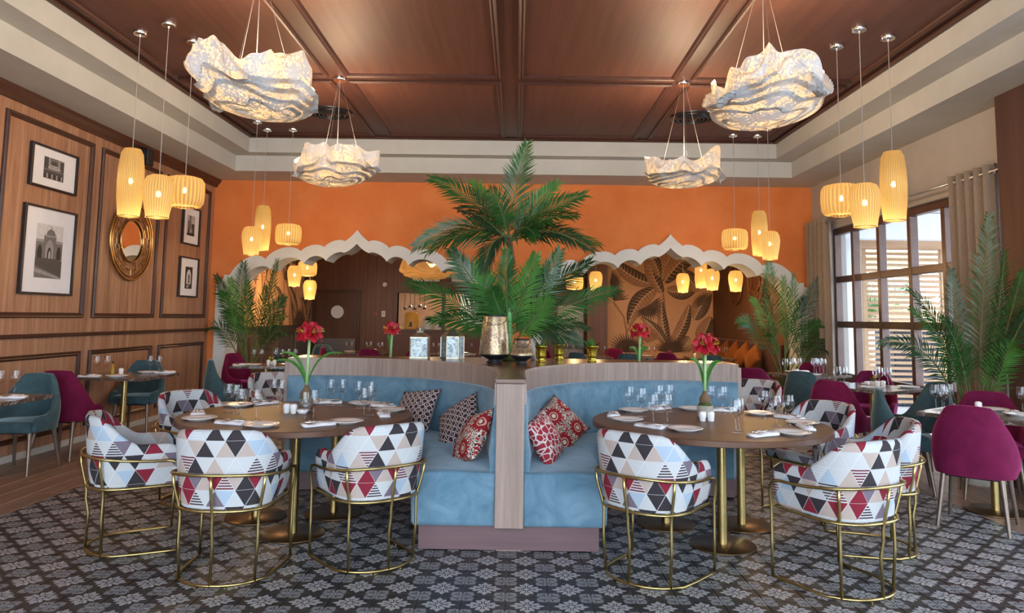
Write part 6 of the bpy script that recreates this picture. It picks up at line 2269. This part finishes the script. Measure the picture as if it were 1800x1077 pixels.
# ================================================================== kitchen behind the hatch
for k, (x, z) in enumerate(((-2.76, 1.60), (-2.64, 1.64), (-2.52, 1.60), (-2.40, 1.66), (-2.28, 1.61))):
    t = thing('heat_lamp', '%s silver heat lamp hanging in the serving hatch' % ('leftmost', 'second', 'middle', 'fourth', 'rightmost')[k], 'lamp', (x, 17.7 + 0.06 * (k % 2), z), 0, 'silver heat lamps in the hatch')
    MB().lathe([(0.062, 0), (0.058, 0.04), (0.03, 0.085), (0.012, 0.10), (0, 0.10)], 18).build('shade', M['chrome'], t, 'all', fix=True)
    MB().tube([(0, 0, 0.10), (0, 0, 2.7 - z)], 0.006, 6).build('cord', M['blackmetal'], t)
t = thing('juice_dispenser', 'amber glowing dispenser with black tap on the kitchen ledge', 'dispenser', (-2.55, 17.55, 1.131))
MB().lathe([(0, 0), (0.17, 0), (0.19, 0.05), (0.18, 0.36), (0.15, 0.40), (0, 0.41)], 24).build('tank', M['copper'], t, 'all', fix=True)
MB().box((-0.02, -0.26, 0.10), (0.02, -0.15, 0.18), 0.01).box((-0.04, -0.25, 0.06), (0.03, -0.22, 0.10), 0.008).build('tap', M['blackmetal'], t)
t = thing('food_cloche', 'round white and steel serving pot in the hatch', 'pot', (-2.12, 17.32, 1.131))
MB().lathe([(0, 0), (0.13, 0), (0.14, 0.02), (0.14, 0.20), (0.12, 0.22)], 24).build('body', M['white'], t, 'all', fix=True)
MB().lathe([(0.145, 0.221), (0.12, 0.27), (0.05, 0.31), (0, 0.315)], 24).build('lid', M['chrome'], t, 'all', fix=True)
t = thing('menu_board', 'white tilted card leaning in the serving hatch', 'card', (-1.86, 17.55, 1.131))
MB().add([(-0.10, 0, 0), (0.08, 0.02, 0.0), (0.02, 0.16, 0.40), (-0.14, 0.14, 0.40), (-0.10, 0.012, 0), (0.08, 0.032, 0.0), (0.02, 0.172, 0.40), (-0.14, 0.152, 0.40)], [(0, 1, 2, 3), (7, 6, 5, 4), (0, 4, 5, 1), (1, 5, 6, 2), (2, 6, 7, 3), (3, 7, 4, 0)]).build('card', M['white'], t, fix=True)
MB().add([(-0.03, -0.004, 0.06), (0.04, 0.0, 0.05), (0.03, 0.05, 0.22), (-0.04, 0.06, 0.2)], [(0, 1, 2, 3)]).build('black_print', M['blackmetal'], t)
kl = thing('kitchen_lamp', 'warm ceiling lamp in the kitchen', 'lamp', (-1.4, 18.8, 2.6))
MB().lathe([(0, 0.1), (0.25, 0.1), (0.25, 0.07), (0, 0.07)], 24).build('lamp_plate', M['white'], kl, fix=True)
point('lamp_light', (0, 0, -0.05), 120, kl, (1.0, 0.78, 0.5), 0.2)


# ================================================================== garden chairs outside
def garden_chair(x, y, rz, mat, label):
    t = thing('garden_chair', label, 'garden chair', (x, y, -0.2), rz, 'strap garden chairs on the terrace')
    for sx in (-1, 1):
        for sy in (-1, 1):
            MB().tube([(0.24 * sx, 0.24 * sy, 0), (0.21 * sx, 0.20 * sy, 0.44)], 0.016, 8).build('leg', mat, t, 'all', fix=True)
    MB().tube([(0.27 * cos(2 * pi * k / 28), 0.27 * sin(2 * pi * k / 28), 0.45) for k in range(28)], 0.014, 6, closed=True).build('seat_rim', mat, t, 'all')
    for k in range(5):
        v = -0.2 + 0.1 * k
        l = sqrt(0.27 ** 2 - v * v)
        MB().box((-l, v - 0.02, 0.445), (l, v + 0.02, 0.455)).build('seat_strap', mat, t)
    for k in range(5):
        rr_ = 0.30 - 0.04 * k
        pts = [((rr_) * sin(q), -0.24 - 0.05 * cos(q) - 0.06 * (0.30 + 0.45 * cos(q)), 0.50 + (0.42 - 0.07 * k) * cos(q)) for q in [(-1.45 + 2.9 * i / 16) for i in range(17)]]
        MB().tube(pts, 0.012, 6).build('back_strap', mat, t, 'all')
    return t


garden_chair(5.75, 8.35, 2.6, M['lilac'], 'lilac strap garden chair just outside the window')
garden_chair(6.35, 9.3, 2.2, M['lilac'], 'lilac strap garden chair farther out on the terrace')
garden_chair(6.1, 10.4, 0.6, M['redstrap'], 'red strap garden chair on the terrace')
gt = thing('garden_table', 'white terrace table outside the window', 'table', (6.9, 9.9, -0.2))
MB().lathe([(0, 0.72), (0.40, 0.72), (0.40, 0.75), (0, 0.75)], 32).build('tabletop', M['white'], gt, fix=True)
MB().tube([(0, 0, 0.02), (0, 0, 0.72)], 0.03, 12).build('column', M['steel'], gt, fix=True)
MB().lathe([(0, 0), (0.25, 0), (0.25, 0.02), (0, 0.02)], 28).build('base_disc', M['steel'], gt, fix=True)

# ================================================================== wall speakers
for (x, y, z, rz, lab) in ((-4.745, 8.93, 3.40, -pi / 2, 'small black speaker high on the walnut wall behind the tall pendant'), (4.56, 8.62, 3.02, pi / 2, 'small dark speaker on the beige wall behind the tall pendant')):
    t = thing('wall_speaker', lab, 'speaker', (x, y, z), rz, 'wall speakers')
    MB().box((-0.075, -0.07, -0.11), (0.075, 0.07, 0.11), 0.012).build('cabinet', M['blackmetal'], t)
    MB().box((-0.062, 0.071, -0.095), (0.062, 0.078, 0.095), 0.003).build('grille', M['framewood'], t)
    MB().box((-0.02, -0.105, -0.02), (0.02, -0.071, 0.02)).build('bracket', M['blackmetal'], t)
